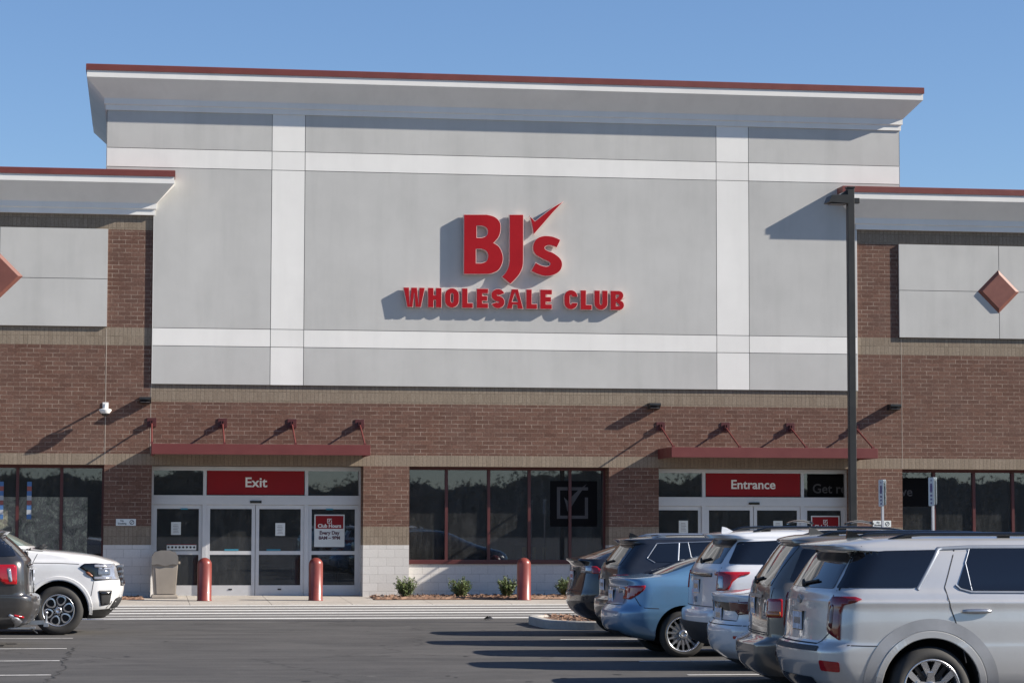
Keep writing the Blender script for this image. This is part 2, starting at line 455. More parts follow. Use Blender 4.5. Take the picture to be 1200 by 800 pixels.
mb = MB(); rnd = random.Random(21)
def crack(pts, wd):
    rows = []
    for i, (x, y) in enumerate(resample_line(pts)):
        rows.append((x + rnd.uniform(-.05, .05), y + rnd.uniform(-.03, .03)))
    for p, q in zip(rows, rows[1:]):
        d = (Vector(q) - Vector(p)).normalized(); n_ = Vector((-d.y, d.x))*wd*rnd.uniform(.6, 1.3)/2
        mb.face([(p[0]-n_.x, p[1]-n_.y, .0045), (q[0]-n_.x, q[1]-n_.y, .0045), (q[0]+n_.x, q[1]+n_.y, .0045), (p[0]+n_.x, p[1]+n_.y, .0045)])
def resample_line(pts, st=.25):
    out = []
    for a, b in zip(pts, pts[1:]):
        k = max(1, int(math.dist(a, b)/st)); out += [(a[0] + (b[0]-a[0])*j/k, a[1] + (b[1]-a[1])*j/k) for j in range(k)]
    return out + [pts[-1]]
crack([(-.95, -22.5), (-1.0, -25.5), (-.95, -28), (-1.1, -31), (-1.0, -36)], .022)
crack([(-8, -14.1), (-2, -14.3), (3, -14.0), (6, -14.4)], .03)
tag(mb.build('crack_sealant', plain('crack_dark', (.038, .037, .036, 1), .8)), kind='structure')
mb = MB()
for k in range(26):      # oil drips in the aisle and stalls
    x, y, r = rnd.uniform(-3, 7), rnd.uniform(-34, -14), rnd.uniform(.02, .06)
    mb.face([(x + r*cos(a)*rnd.uniform(.7, 1.2), y + r*1.3*sin(a)*rnd.uniform(.7, 1.2), .0042) for a in [2*pi*j/11 for j in range(11)]])
tag(mb.build('oil_stains', M['seam']), kind='structure')

# kerbed parking island at the head of the right row
def round_rect(x0, x1, y0, y1, r, n=10):
    pts = []
    for cx, cy, a0 in ((x1-r, y1-r, 0), (x0+r, y1-r, 90), (x0+r, y0+r, 180), (x1-r, y0+r, 270)):
        for k in range(n+1):
            a = radians(a0 + 90*k/n); pts.append((cx + r*cos(a), cy + r*sin(a)))
    return pts
mb = MB()
outer = round_rect(7.08, 14.2, -17.35, -13.7, 1.1); inner = round_rect(7.24, 14.04, -17.19, -13.86, .95)
n = len(outer)
o0 = [mb.bm.verts.new((x, y, 0)) for x, y in outer]; o1 = [mb.bm.verts.new((x, y, .13)) for x, y in outer]
mid = round_rect(7.10, 14.18, -17.33, -13.72, 1.08); o2 = [mb.bm.verts.new((x, y, .15)) for x, y in mid]
i1 = [mb.bm.verts.new((x, y, .15)) for x, y in inner]; i0 = [mb.bm.verts.new((x, y, .05)) for x, y in inner]
for A, B in ((o0, o1), (o1, o2), (o2, i1), (i1, i0)):
    for k in range(n): mb.bm.faces.new((A[k], A[(k+1) % n], B[(k+1) % n], B[k]))
tag(mb.build('island_kerb', M['kerb']), kind='structure')
mb = MB(); rnd = random.Random(3)
mb.face([(x, y, .11) for x, y in inner])
for k in range(2600):
    c = Vector((rnd.uniform(7.5, 13.8), rnd.uniform(-17.0, -14.0), .115 + rnd.uniform(0, .05)))
    a = Vector((rnd.uniform(-1, 1), rnd.uniform(-1, 1), rnd.uniform(-.4, .4))).normalized()*rnd.uniform(.02, .06)
    b = a.orthogonal().normalized()*.014
    mb.face([c - a - b, c + a - b, c + a + b, c - a + b])
tag(mb.build('island_mulch', M['mulch']), kind='structure')

# woodland far behind the viewer and to the sides (seen only in reflections)
mb = MB(); rnd = random.Random(11)
prev = None
for k in range(1841):
    a = radians(-205 + .125*k); top = 7.5 + .8*sin(a*23) + .6*sin(a*61 + 1) + .35*sin(a*190) + rnd.uniform(-.3, .3)
    col_ = [mb.bm.verts.new((236*cos(a), -40 + 236*sin(a), h)) for h in (0, top*.5, top)]
    if prev:
        for j in (0, 1): mb.bm.faces.new((prev[j], col_[j], col_[j+1], prev[j+1]))
    prev = col_
for k in range(60000):
    a = rnd.uniform(radians(-205), radians(25)); R = rnd.uniform(205, 235)
    x, y = R*cos(a), -40 + R*sin(a)
    hmax = 7.8 + .8*sin(a*23) + .6*sin(a*61 + 1) + .35*sin(a*190) + rnd.uniform(-.6, .5)
    h = rnd.random()**.5*hmax; s = rnd.uniform(.08, .32)
    d = Vector((rnd.gauss(0, 1), rnd.gauss(0, 1), rnd.gauss(0, 1))).normalized(); e = d.orthogonal().normalized()
    c = Vector((x, y, h))
    mb.face([c - d*s, c + e*s*.6, c + d*s, c - e*s*.6])
tag(mb.build('distant_woodland', M['wood_far']), 'bare brown woodland far beyond the parking lot', 'woodland', kind='stuff')

# ------------------------------------------------------------------ store building
B = empty('store_building', (9, 0, 0))
tag(B, 'large brick and grey stucco wholesale store with red roof coping and awnings', 'store')
def part(mb, name, m, label=None, parent=None):
    o = mb.build(name, m); p = parent or B
    o.parent = p; o.matrix_parent_inverse = Matrix.Translation(-Vector(B.location))
    if label: o['label'] = label
    return o
def sub(mb, name, m, p):
    o = mb.build(name, m); o.parent = p
    return o
XL, XR, T = -22., 42., .34
open_x = [(-4.6, -.89), (.24, 5.32), (6.44, 11.38), (12.63, 17.62), (18.86, 24.)]   # bays
piers = []
x = XL
for a, b in open_x: piers.append((x, a)); x = b
piers.append((x, XR))
for kind, z0, z1 in (('block', 0, 1.32), ('tan', 1.32, 1.77), ('brick', 1.77, 3.23)):
    for a, b in piers:
        mb = MB(); mb.box(a, b, 0, .95, z0, z1)
        part(mb, {'block': 'block_base', 'tan': 'tan_brick_band', 'brick': 'brick_pier'}[kind], M[kind])
mb = MB(); mb.box(XL, XR, 0, 1.0, 3.23, 3.495); part(mb, 'tan_brick_band', M['tan_hdr'])
for a, b, c, d, kind in ((XL, .2, 3.495, 6.09, 'brick'), (.2, 17.72, 3.495, 4.745, 'brick'), (17.72, XR, 3.495, 6.09, 'brick'),
    (XL, .2, 6.525, 8.88, 'brick'), (17.72, XR, 6.525, 8.88, 'brick'), (XL, .2, 6.09, 6.525, 'tan'), (17.72, XR, 6.09, 6.525, 'tan'),
    (.2, 17.72, 4.745, 5.17, 'tan'), (XL, .2, 8.88, 9.3, 'tan'), (17.72, XR, 8.88, 9.3, 'tan')):
    mb = MB(); mb.box(a, b, 0, T, c, d); part(mb, 'brick_wall' if kind == 'brick' else 'tan_brick_band', M[kind])
# expansion joints and drop cables on the brick
for a, b, c, d in ((-.885, -.87, 3.24, 6.5), (.188, .202, 3.5, 5.17), (18.862, 18.872, 3.24, 6.5)):
    mb = MB(); mb.box(a, b, -.003, .001, c, d); part(mb, 'expansion_joint', M['joint'])

# tower mass
mb = MB(); mb.box(.21, 17.71, -.034, 7.5, 5.175, 9.3); mb.box(-.93, 18.84, -.034, 7.5, 9.3, 12.3)
part(mb, 'tower_wall', M['groove'])
# stucco panels laid in a grid with narrow grooves
vx = [(.215, 3.03), (3.045, 3.835), (3.85, 14.095), (14.11, 14.925), (14.94, 17.705)]
vxu = [(-.94, 3.03), (3.045, 3.835), (3.85, 14.095), (14.11, 14.925), (14.94, 18.85)]
rows = [(5.175, 6.085, 'g'), (6.1, 6.515, 'w'), (6.53, 10.395, 'g'), (10.41, 10.855, 'w'), (10.87, 11.775, 'g')]
g_, w_ = MB(), MB()
for z0, z1, c in rows:
    for i in range(5):
        segs = [(vx[i], z0, z1)]
        if z0 > 10: segs = [(vxu[i], z0, z1)]
        elif z1 > 9.3 and i in (0, 4): segs = [(vx[i], z0, 9.3), (vxu[i], 9.3, z1)]
        for (a, b), s0, s1 in segs:
            (w_ if (c == 'w' or i in (1, 3)) else g_).box(a, b, -.05, -.033, s0, s1)
part(g_, 'stucco_panel', M['stucco_grey']); part(w_, 'stucco_band', M['stucco_white'])
for a, b, c, d, e in ((-.942, -.93, 7.5, 9.3, 12.3), (18.84, 18.852, 7.5, 9.3, 12.3), (.203, .2145, .4, 5.176, 9.3), (17.7055, 17.717, .4, 5.176, 9.3)):
    mb = MB(); mb.box(a, b, -.05, c, d, e); part(mb, 'stucco_return', M['stucco_white'])
# wing panels with bevelled diamonds
for xs, zj in (((-7.2, -3.43, -3.415, -.875), 7.68), ((18.81, 21.42, 21.435, 27.), 7.72)):
    mb = MB()
    for a, b in ((xs[0], xs[1]), (xs[2], xs[3])):
        mb.box(a, b, -.06, -.001, 6.535, zj - .007); mb.box(a, b, -.06, -.001, zj + .007, 8.885)
    mb.box(xs[0] + .01, xs[3] - .01, -.045, -.001, 6.54, 8.88, mi=1)
    part(mb, 'stucco_panel', [M['stucco_grey'], M['groove']])
for cx, cz in ((-3.42, 7.71), (21.41, 7.725)):
    mb = MB(); r, q = .55, .44
    A = [mb.bm.verts.new((cx + a*r, -.06, cz + b*r)) for a, b in ((1, 0), (0, 1), (-1, 0), (0, -1))]
    C = [mb.bm.verts.new((cx + a*q, -.12, cz + b*q)) for a, b in ((1, 0), (0, 1), (-1, 0), (0, -1))]
    for k in range(4): mb.bm.faces.new((A[k], A[(k+1) % 4], C[(k+1) % 4], C[k]))
    mb.bm.faces.new(C); mb.bm.faces.new(A[::-1])
    part(mb, 'diamond_ornament', M['diamond'])

def sweep(path, prof, closed=False):
    """path: xy corners (outward is to the right of travel); prof: (d, z)"""
    mb = MB(); n = len(path); rings = []
    for i, p in enumerate(path):
        p = Vector(p)
        d0 = (p - Vector(path[i-1])).normalized() if (i or closed) else None
        d1 = (Vector(path[(i+1) % n]) - p).normalized() if (i < n-1 or closed) else None
        n0 = Vector((d0.y, -d0.x)) if d0 else None; n1 = Vector((d1.y, -d1.x)) if d1 else None
        if n0 is None: m = n1
        elif n1 is None: m = n0
        else: m = (n0 + n1)/(1 + n0.dot(n1))
        rings.append([mb.bm.verts.new((p.x + m.x*d, p.y + m.y*d, z)) for d, z in prof])
    for i in range(n if closed else n-1):
        A, Bq = rings[i], rings[(i+1) % n]
        for k in range(len(prof) - 1): mb.bm.faces.new((A[k], Bq[k], Bq[k+1], A[k+1]))
    if not closed:
        for R in (rings[0], rings[-1]):
            mb.bm.faces.new(R)
    return mb
def eave(path, dz, closed):
    pr = [(-.2, 11.77), (.035, 11.77), (.035, 11.895), (.045, 11.90), (.07, 11.915), (.07, 12.05), (.48, 12.485), (.48, 12.645), (-.2, 12.645)]
    part(sweep(path, [(d, z + dz) for d, z in pr], closed), 'cornice', M['stucco_white'])
    cp = [(-.2, 12.647), (.505, 12.647), (.505, 12.79), (.49, 12.80), (-.2, 12.83)]
    part(sweep(path, [(d, z + dz) for d, z in cp], closed), 'roof_coping', M['cap'])
eave([(-.94, -.05), (18.85, -.05), (18.85, 7.6), (-.94, 7.6)], 0, True)
eave([(XL, -.05), (.2, -.05), (.2, .2)], -2.53, False)
eave([(17.72, .2), (17.72, -.05), (XR, -.05)], -2.53, False)
mb = MB(); mb.box(-.8, 18.7, .1, 7.4, 12.5, 12.6); mb.box(XL, -.95, .1, 30, 9.9, 10.0); mb.box(18.86, XR, .1, 30, 9.9, 10.0)
mb.box(-.8, 18.7, 7.7, 30, 9.9, 10.0)
part(mb, 'flat_roof', M['groove'])
mb = MB(); mb.box(XL, XL+.3, .96, 30, 0, 9.9); mb.box(XR-.3, XR, .96, 30, 0, 9.9); mb.box(XL, XR, 29.7, 30, 0, 9.9)
part(mb, 'side_wall', M['block'])
# dim shop interior
mb = MB(); mb.box(XL+.4, XR-.4, 7, 7.1, 0, 5, 0); mb.box(XL+.4, XR-.4, 1.0, 7, 4.9, 5, 0)
for k in range(7): mb.box(-12 + 5.6*k + .8, -12 + 5.6*k + .95, 2.2, 7, 0, 4.9, 0)
part(mb, 'interior_wall', M['inside_wall'])
mb = MB(); mb.box(XL+.4, XR-.4, .96, 7, .04, .065); part(mb, 'interior_floor', M['inside_floor'])
rnd = random.Random(5)
for k in range(30):
    x = -5 + k; y = rnd.uniform(2.4, 6.4); wd = rnd.uniform(.4, .85)
    mb = MB(); mb.box(x, x + wd, y, y + .5, .07, rnd.uniform(.6, 2.3), bev=.01)
    part(mb, 'display_rack', [M[rnd.choice(('inside_dark', 'inside_grey'))]])

# storefront windows with dark red frames in recessed bays
def win_bay(x0, x1, mulls, ys=.54, sill=True):
    fr = MB(); z0, z1 = .93, 3.23; f = .055
    fr.box(x0, x1, ys - .06, ys + .06, z1 - .075, z1, bev=.004)
    fr.box(x0, x1, ys - .09, ys + .06, z0 - .075, z0 + .03, bev=.004)
    fr.box(x0, x0 + f, ys - .06, ys + .06, z0 + .03, z1 - .075); fr.box(x1 - f, x1, ys - .06, ys + .06, z0 + .03, z1 - .075)
    for m in mulls: fr.box(m - .035, m + .035, ys - .07, ys + .06, z0 + .03, z1 - .075)
    w0 = part(fr, 'window', M['redframe'])
    xs = [x0 + f] + [m for m in mulls] + [x1 - f]
    for a, b in zip(xs, xs[1:]):
        g = MB(); a2 = a + (.035 if a in mulls else 0); b2 = b - (.035 if b in mulls else 0)
        g.box(a2, b2, ys, ys + .012, z0 + .03, z1 - .075); sub(g, 'pane', M['glass'], w0)
    bl = MB(); bl.box(x0, x1, ys - .05, ys + .06, 0, z0 - .076); part(bl, 'block_base', M['block'])
win_bay(-4.6, -.89, [-3.93, -2.94, -1.9])
win_bay(6.44, 11.38, [7.41, 8.46, 9.47, 10.49])
win_bay(18.86, 24., [19.84, 20.89, 21.92, 22.95])

# aluminium storefronts
def text_obj(s, size, ext=.004, bold=0., align='CENTER'):
    c = bpy.data.curves.new('t', 'FONT'); c.body = s; c.size = size; c.extrude = ext; c.offset = bold
    c.align_x = align; c.align_y = 'CENTER'; c.resolution_u = 4
    o = bpy.data.objects.new('t', c); COL.objects.link(o)
    dg = bpy.context.evaluated_depsgraph_get(); dg.update()
    me = bpy.data.meshes.new_from_object(o.evaluated_get(dg))
    bpy.data.objects.remove(o); bpy.data.curves.remove(c)
    return me
def facade_text(name, s, x, y, z, size, m, parent, bold=.0, sx=1., ext=.004, align='CENTER'):
    me = text_obj(s, size, ext, bold, align)
    me.transform(Matrix.Translation((x, y, z)) @ Matrix.Diagonal((sx, 1, 1, 1)) @ Matrix.Rotation(pi/2, 4, 'X'))
    me.materials.clear()
    return link(name, me, parent, m)
def check_mark_poly(cx, cz, s):
    pts = [(-.42, .30), (-.22, .10), (.0, .34), (.34, .66), (.78, .98), (.42, .50), (.12, .04), (-.18, -.46), (-.24, -.40), (-.30, -.1)]
    return [(cx + a*s, cz + b*s) for a, b in pts]
def storefront(x0, x1, m1, m2, mid, ys=.78):
    """x0..x1 opening; m1, m2 the posts between side lights and sliding leaves"""
    fr = MB(); z1 = 3.22; t = .085
    fr.box(x0, x1, ys - .09, ys + .09, z1 - .10, z1, bev=.004)
    fr.box(x0, x1, ys - .10, ys + .09, 2.29, 2.52, bev=.004)
    for a in (x0, x1 - .05): fr.box(a, a + .05, ys - .09, ys + .09, .08, z1 - .10)
    for a in (m1, m2):
        fr.box(a - .04, a + .04, ys - .085, ys + .09, 2.52, z1 - .10); fr.box(a - .05, a + .05, ys - .085, ys + .09, .08, 2.29)
    f = part(fr, 'storefront_frame', M['alu'])
    for a, b in ((x0 + .05, m1 - .04), (m2 + .04, x1 - .05), (m1 + .04, m2 - .04)):
        g = MB(); g.box(a, b, ys, ys + .012, 2.52, z1 - .10); sub(g, 'transom_pane', M['glass'], f)
    sn = MB(); sn.box(mid - .14, mid + .14, ys - .14, ys - .10, 2.33, 2.39, bev=.008); sub(sn, 'motion_sensor', M['gloss_black'], f)
    for a, b, nm in ((x0 + .05, m1 - .05, 'side_light'), (m1 + .05, mid - .006, 'sliding_door'), (mid + .006, m2 - .05, 'sliding_door'), (m2 + .05, x1 - .05, 'side_light')):
        d = MB(); y0, y1 = (ys - .05, ys + .0) if nm == 'sliding_door' else (ys - .02, ys + .03)
        s = .085
        d.box(a, a + s, y0, y1, .09, 2.285, bev=.003); d.box(b - s, b, y0, y1, .09, 2.285, bev=.003)
        d.box(a + s, b - s, y0, y1, 2.19, 2.285); d.box(a + s, b - s, y0, y1, 1.08, 1.17); d.box(a + s, b - s, y0, y1, .09, .34)
        o = part(d, nm, M['alu'])
        g = MB(); yc = (y0 + y1)/2
        g.box(a + s, b - s, yc, yc + .01, .34, 1.08); g.box(a + s, b - s, yc, yc + .01, 1.17, 2.19); sub(g, 'glass', M['glass'], o)
        if nm == 'sliding_door':
            h = MB(); c = (a + b)/2; h.box(c - .045, c + .045, y0 - .012, y0 - .001, .225, .26, bev=.004); sub(h, 'lock', M['gloss_black'], o)
storefront(.24, 5.32, 1.52, 3.99, 2.755)
storefront(12.63, 17.62, 13.93, 16.47, 15.21)

# awnings
def awning(x0, x1, rods):
    a = MB(); p = 1.6; zb, zt = 3.445, 3.69
    a.box(x0, x1, -p, -p + .06, zb, zt, bev=.006)
    for s in (x0, x1 - .06): a.box(s, s + .06, -p + .06, -.001, zb + .0, zt)
    a.box(x0 + .06, x1 - .06, -p + .06, -.001, zt - .09, zt - .05)
    n = int((x1 - x0)/.5)
    for k in range(1, n): a.box(x0 + (x1-x0)*k/n - .02, x0 + (x1-x0)*k/n + .02, -p + .06, -.001, zb + .05, zt - .09)
    aw = part(a, 'awning', M['awning'])
    for r in rods:
        m = MB(); m.box(r - .11, r + .11, -.02, -.001, 4.14, 4.36, bev=.004)
        m.box(r - .035, r - .015, -.11, -.02, 4.17, 4.30); m.box(r + .015, r + .035, -.11, -.02, 4.17, 4.30)
        m.tube((r - .05, -.09, 4.21), (r + .05, -.09, 4.21), .018)
        sub(m, 'rod_bracket', M['redframe'], aw)
        m = MB(); m.tube((r, -.09, 4.21), (r, -1.46, 3.71), .021); m.box(r - .03, r + .03, -1.52, -1.42, 3.69, 3.74); sub(m, 'tie_rod', M['awning'], aw)
awning(.215, 5.34, [.2 + .02, 1.91, 3.58, 5.22])
awning(12.61, 17.75, [12.68, 14.32, 15.98, 17.66])

# ------------------------------------------------------------------ roof sign
def cr_closed(pts, sub_=6):
    """pts: (u, v, corner?) closed Catmull-Rom, straight through corners"""
    n = len(pts); out = []
    for i in range(n):
        p0, p1, p2, p3 = (Vector(pts[(i+k-1) % n][:2]) for k in range(4))
        c1, c2 = pts[i][2], pts[(i+1) % n][2]
        if c1 and c2: out.append(tuple(p1)); continue
        t1 = (p2 - p0)*.5 if not c1 else None; t2 = (p3 - p1)*.5 if not c2 else None
        if t1 is None: t1 = (p2 - p1)*1.5 - t2*.5
        if t2 is None: t2 = (p2 - p1)*1.5 - t1*.5
        for k in range(sub_):
            t = k/sub_; a = 2*t**3 - 3*t*t + 1; b = t**3 - 2*t*t + t; c = -2*t**3 + 3*t*t; d = t**3 - t*t
            out.append(tuple(p1*a + t1*b + p2*c + t2*d))
    return out
def flat_curve_mesh(loops, ext, offset=0.):
    c = bpy.data.curves.new('g', 'CURVE'); c.dimensions = '2D'; c.fill_mode = 'BOTH'; c.extrude = ext; c.offset = offset
    for lp in loops:
        s = c.splines.new('POLY'); s.points.add(len(lp) - 1)
        for i, (u, v) in enumerate(lp): s.points[i].co = (u, v, 0, 1)
        s.use_cyclic_u = True
    o = bpy.data.objects.new('g', c); COL.objects.link(o)
    dg = bpy.context.evaluated_depsgraph_get(); dg.update()
    me = bpy.data.meshes.new_from_object(o.evaluated_get(dg))
    bpy.data.objects.remove(o); bpy.data.curves.remove(c)
    return me
def letter3d(name, loops, parent, depth, trim, y_wall=-.05, gap=.03):
    """channel letter: pale return box with an inset red face"""
    R = Matrix.Rotation(pi/2, 4, 'X')
    bm = bmesh.new()
    m1 = flat_curve_mesh(loops, depth/2 - .002); m1.transform(Matrix.Translation((0, y_wall - gap - depth/2, 0)) @ R)
    bm.from_mesh(m1); k = len(bm.faces)
    for f in bm.faces: f.material_index = 0
    m2 = flat_curve_mesh(loops, .004, -trim); m2.transform(Matrix.Translation((0, y_wall - gap - depth - .002, 0)) @ R)
    bm.from_mesh(m2); bm.faces.ensure_lookup_table()
    for f in bm.faces[k:]: f.material_index = 1
    me = bpy.data.meshes.new(name); bm.to_mesh(me); bm.free()
    return link(name, me, parent, [M['letter_edge'], M['letter_red']])
SG = empty('wall_sign', (0, 0, 0)); SG.location = (0, 0, 0)
tag(SG, 'red channel letter sign BJ\'s WHOLESALE CLUB mounted on the grey stucco tower', 'sign')
def L(u, v): return (7.455 + u/341.5, 9.845 - v/344.5 + u*5.4e-5)
def LP(pts): return [(*L(u, v), c) for u, v, c in pts]
Bo = LP([(92,155,1),(285,155,1),(355,175,0),(400,220,0),(408,280,0),(393,345,0),(350,398,1),(398,435,0),(425,500,0),(425,560,0),(395,625,0),(345,655,0),(290,665,1),(92,665,1)])
B1 = LP([(205,255,1),(245,255,1),(282,272,0),(293,303,0),(282,335,0),(245,352,1),(205,352,1)])
B2 = LP([(200,452,1),(243,452,1),(283,472,0),(296,510,0),(283,550,0),(240,568,1),(200,568,1)])
letter3d('sign_letter', [cr_closed(Bo), cr_closed(B1), cr_closed(B2)], SG, .12, .013)
letter3d('sign_letter', [cr_closed(LP([(478,155,1),(600,155,1),(600,545,1),(595,600,0),(575,652,0),(540,700,0),(490,750,1),(412,685,1),(445,650,0),(468,605,0),(478,550,1)]))], SG, .12, .013)
letter3d('sign_letter', [cr_closed(LP([(917,372,1),(885,440,1),(850,426,0),(812,420,0),(782,438,0),(800,460,0),(850,480,0),(905,520,0),(930,565,0),(925,615,0),(897,652,0),(850,675,0),(785,682,0),(725,667,0),(662,638,1),(703,562,1),(745,585,0),(790,596,0),(818,588,0),(820,566,0),(760,535,0),(705,503,0),(680,460,0),(683,405,0),(715,357,0),(775,336,0),(850,343,0)]))], SG, .12, .013)
letter3d('check_mark', [cr_closed(LP([(652,165,1),(697,212,1),(800,130,0),(870,80,0),(950,38,1),(860,130,0),(760,245,0),(684,332,1),(674,270,0)]))], SG, .12, .012)
def arc(cx, cy, rx, ry, a0, a1, n=10):
    return [(cx + rx*cos(radians(a0 + (a1-a0)*k/n)), cy + ry*sin(radians(a0 + (a1-a0)*k/n))) for k in range(n+1)]
def ribbon(pts, wd):
    l, r = [], []
    for i, p in enumerate(pts):
        a = Vector(pts[max(i-1, 0)]); b = Vector(pts[min(i+1, len(pts)-1)]); d = (b - a).normalized(); nrm = Vector((-d.y, d.x))*wd/2
        l.append(tuple(Vector(p) + nrm)); r.append(tuple(Vector(p) - nrm))
    return l + r[::-1]
def glyph(ch, w, h, t):
    s = t*.86
    if ch == 'H': return [[(0,0),(t,0),(t,h/2-s/2),(w-t,h/2-s/2),(w-t,0),(w,0),(w,h),(w-t,h),(w-t,h/2+s/2),(t,h/2+s/2),(t,h),(0,h)]]
    if ch == 'L': return [[(0,0),(w,0),(w,s),(t,s),(t,h),(0,h)]]
    if ch == 'E': return [[(0,0),(w,0),(w,s),(t,s),(t,h/2-s/2),(w*.93,h/2-s/2),(w*.93,h/2+s/2),(t,h/2+s/2),(t,h-s),(w,h-s),(w,h),(0,h)]]
    if ch == 'A': return [[(0,0),(t,0),(t+.03*w,h*.2),(w-t-.03*w,h*.2),(w-t,0),(w,0),(w/2+t*.55,h),(w/2-t*.55,h)], [(w*.5-.16*w,h*.36),(w*.5+.16*w,h*.36),(w*.5,h*.78)]]
    if ch == 'W': return [[(0,h),(t,h),(w*.3,h*.34),(w*.5-t*.5,h),(w*.5+t*.5,h),(w*.7,h*.34),(w-t,h),(w,h),(w*.76+t*.2,0),(w*.76-t*.75,0),(w*.5,h*.58),(w*.24+t*.75,0),(w*.24-t*.2,0)]]
    if ch == 'O':
        r = w/2; return [arc(r, h-r, r, r, 0, 180) + arc(r, r, r, r, 180, 360), arc(r, h-r, r-t, r-t*.9, 0, 180) + arc(r, r, r-t, r-t*.9, 180, 360)]
    if ch == 'U':
        r = w/2; return [[(0,h)] + arc(r, r, r, r, 180, 360) + [(w,h),(w-t,h)] + arc(r, r, r-t, r-t*.9, 360, 180) + [(t,h)]]
    if ch == 'C':
        r = w/2; return [[(w, h*.36)] + arc(r, r, r, r, 0, -180) + arc(r, h-r, r, r, 180, 0) + [(w, h*.64), (w-t, h*.64)] + arc(r, h-r, r-t, r-t*.9, 0, 180) + arc(r, r, r-t, r-t*.9, 180, 360) + [(w-t, h*.36)]]
    if ch == 'B':
        r = h*.26; e = w - r
        return [[(0,0)] + arc(e, r, r, r, -90, 80, 8) + arc(e-.01, h-r+.005, r*.96, r*.96, -80, 90, 8) + [(0,h)],
                [(t, s*.85)] + arc(e-.01, r, r-s, r-s*.9, -90, 90, 8) + [(t, h/2-s*.4)],
                [(t, h/2+s*.4)] + arc(e-.02, h-r, r-s, r-s*.9, -90, 90, 8) + [(t, h-s*.85)]]
    if ch == 'S':
        q = t/2; rx = w/2 - q; ry = (h - t)/4
        pts = arc(w/2, h - q - ry, rx, ry, 12, 262, 18) + arc(w/2, q + ry, rx, ry, 82, -168, 18)
        return [ribbon(pts, t)]
def px2x(x): return 6.245 + (x - 471.7)/47.35
zb, hc = 7.095, .49
for ch, a, b in (('W',471.7,497.3),('H',500.3,516.6),('O',520.1,537),('L',539.9,553.3),('E',557.1,571.1),('S',574.3,590.4),('A',592.2,612.2),('L',615.2,628.6),('E',631.7,646.1),('C',660.1,676.4),('L',679.3,693.3),('U',695.7,712),('B',714.9,731.6)):
    x0, x1 = px2x(a), px2x(b)
    loops = [[(x0 + u, zb + v) for u, v in lp] for lp in glyph(ch, x1 - x0, hc, .150)]
    letter3d('sign_letter', loops, SG, .11, .010)

# ------------------------------------------------------------------ signs on and behind the glass
def panel_sign(name, x0, x1, z0, z1, y, m, label, cat, th_=.012, group=None):
    r = empty(name, ((x0+x1)/2, y, z0)); tag(r, label, cat, group)
    mb = MB(); mb.box(-(x1-x0)/2, (x1-x0)/2, -th_, 0, 0, z1-z0, bev=.001)
    mb.build('panel', m, r); return r
e = panel_sign('door_sign', 1.575, 3.935, 2.535, 3.115, .73, M['sign_red'], 'red Exit sign panel across the transom above the left doors', 'sign')
facade_text('lettering', 'Exit', 0, -.014, .29, .33, M['text_white'], e, .006, 1.06)
e = panel_sign('door_sign', 13.985, 16.415, 2.535, 3.115, .73, M['sign_red'], 'red Entrance sign panel across the transom above the right doors', 'sign')
facade_text('lettering', 'Entrance', 0, -.014, .29, .315, M['text_white'], e, .006, 1.03)
def square_check(parent, cx, cz, s, y, m, tk=.12):
    mb = MB(); h = s/2; t = s*tk
    for a in ((-h, h, h-t, h), (-h, h, -h, -h+t), (-h, -h+t, -h+t, h-t), (h-t, h, -h+t, h*.35)):
        mb.box(cx + a[0], cx + a[1], y, y + .004, cz + a[2], cz + a[3])
    mb.prism(check_mark_poly(cx - .02*s, cz, s*.62), 'y', y - .005, y - .001)
    return mb.build('check_emblem', m, parent)
def hours_sign(x0, x1, z0, z1, label):
    e = panel_sign('hours_sign', x0, x1, z0, z1, .745, M['paper'], label, 'sign', .006, 'club hours signs on the doors')
    mb = MB(); w2 = (x1-x0)/2 - .03; h = z1 - z0
    mb.box(-w2, w2, -.009, -.0065, h*.56, h - .03); mb.build('red_header', M['sign_red'], e)
    square_check(e, 0, h*.80, .11, -.014, M['text_white'])
    facade_text('lettering', 'Club Hours', 0, -.013, h*.645, .122, M['text_white'], e, .004, .98, .002)
    facade_text('lettering', 'Every Day', 0, -.010, h*.43, .12, M['text_dark'], e, .004, .98, .002)
    facade_text('lettering', '8AM – 9PM', 0, -.010, h*.275, .112, M['text_dark'], e, .004, .98, .002)
    return e
hours_sign(4.19, 4.93, 1.27, 2.06, 'red and white Club Hours sign on the glass beside the Exit doors')
hours_sign(16.70, 17.44, 1.27, 2.06, 'red and white Club Hours sign on the glass beside the Entrance doors')
nlabels = {(.72, 1.56): 'white paper notice above the pictogram strip left of the Exit doors', (3.24, 1.54): 'white paper notice on the right sliding Exit door',
           (13.29, 1.62): 'white paper notice on the glass left of the Entrance doors', (15.72, 1.62): 'pale paper notice on the right sliding Entrance door'}
for (x, z), lb in nlabels.items():
    e = panel_sign('paper_notice', x, x + .235, z, z + .31, .722, M['paper'], lb, 'notice', .003, 'paper notices on the doors')
    mb = MB()
    for k in range(6): mb.box(-.07 + .01*(k % 2), .07 - .012*(k % 3), -.0045, -.0035, .05 + .038*k, .062 + .038*k)
    mb.build('printed_lines', M['inside_grey'], e)
e = panel_sign('pictogram_strip', .62, 1.33, 1.19, 1.33, .755, M['paper'], 'long strip of small pictograms low on the left side light', 'sign', .003)
mb = MB(); rnd = random.Random(4)
mb.box(-.355, .355, -.0045, -.0035, .125, .14, 1)
for k in range(8):
    x = -.31 + .088*k; mb.lathe([(0, 0), (.027, 0), (.027, .001), (0, .001)], 12, 0, Matrix.Translation((x, -.0035, .07)) @ Matrix.Rotation(pi/2, 4, 'X'))
mb.build('pictograms', [M['inside_dark'], M['sign_red']], e)
tl = 0
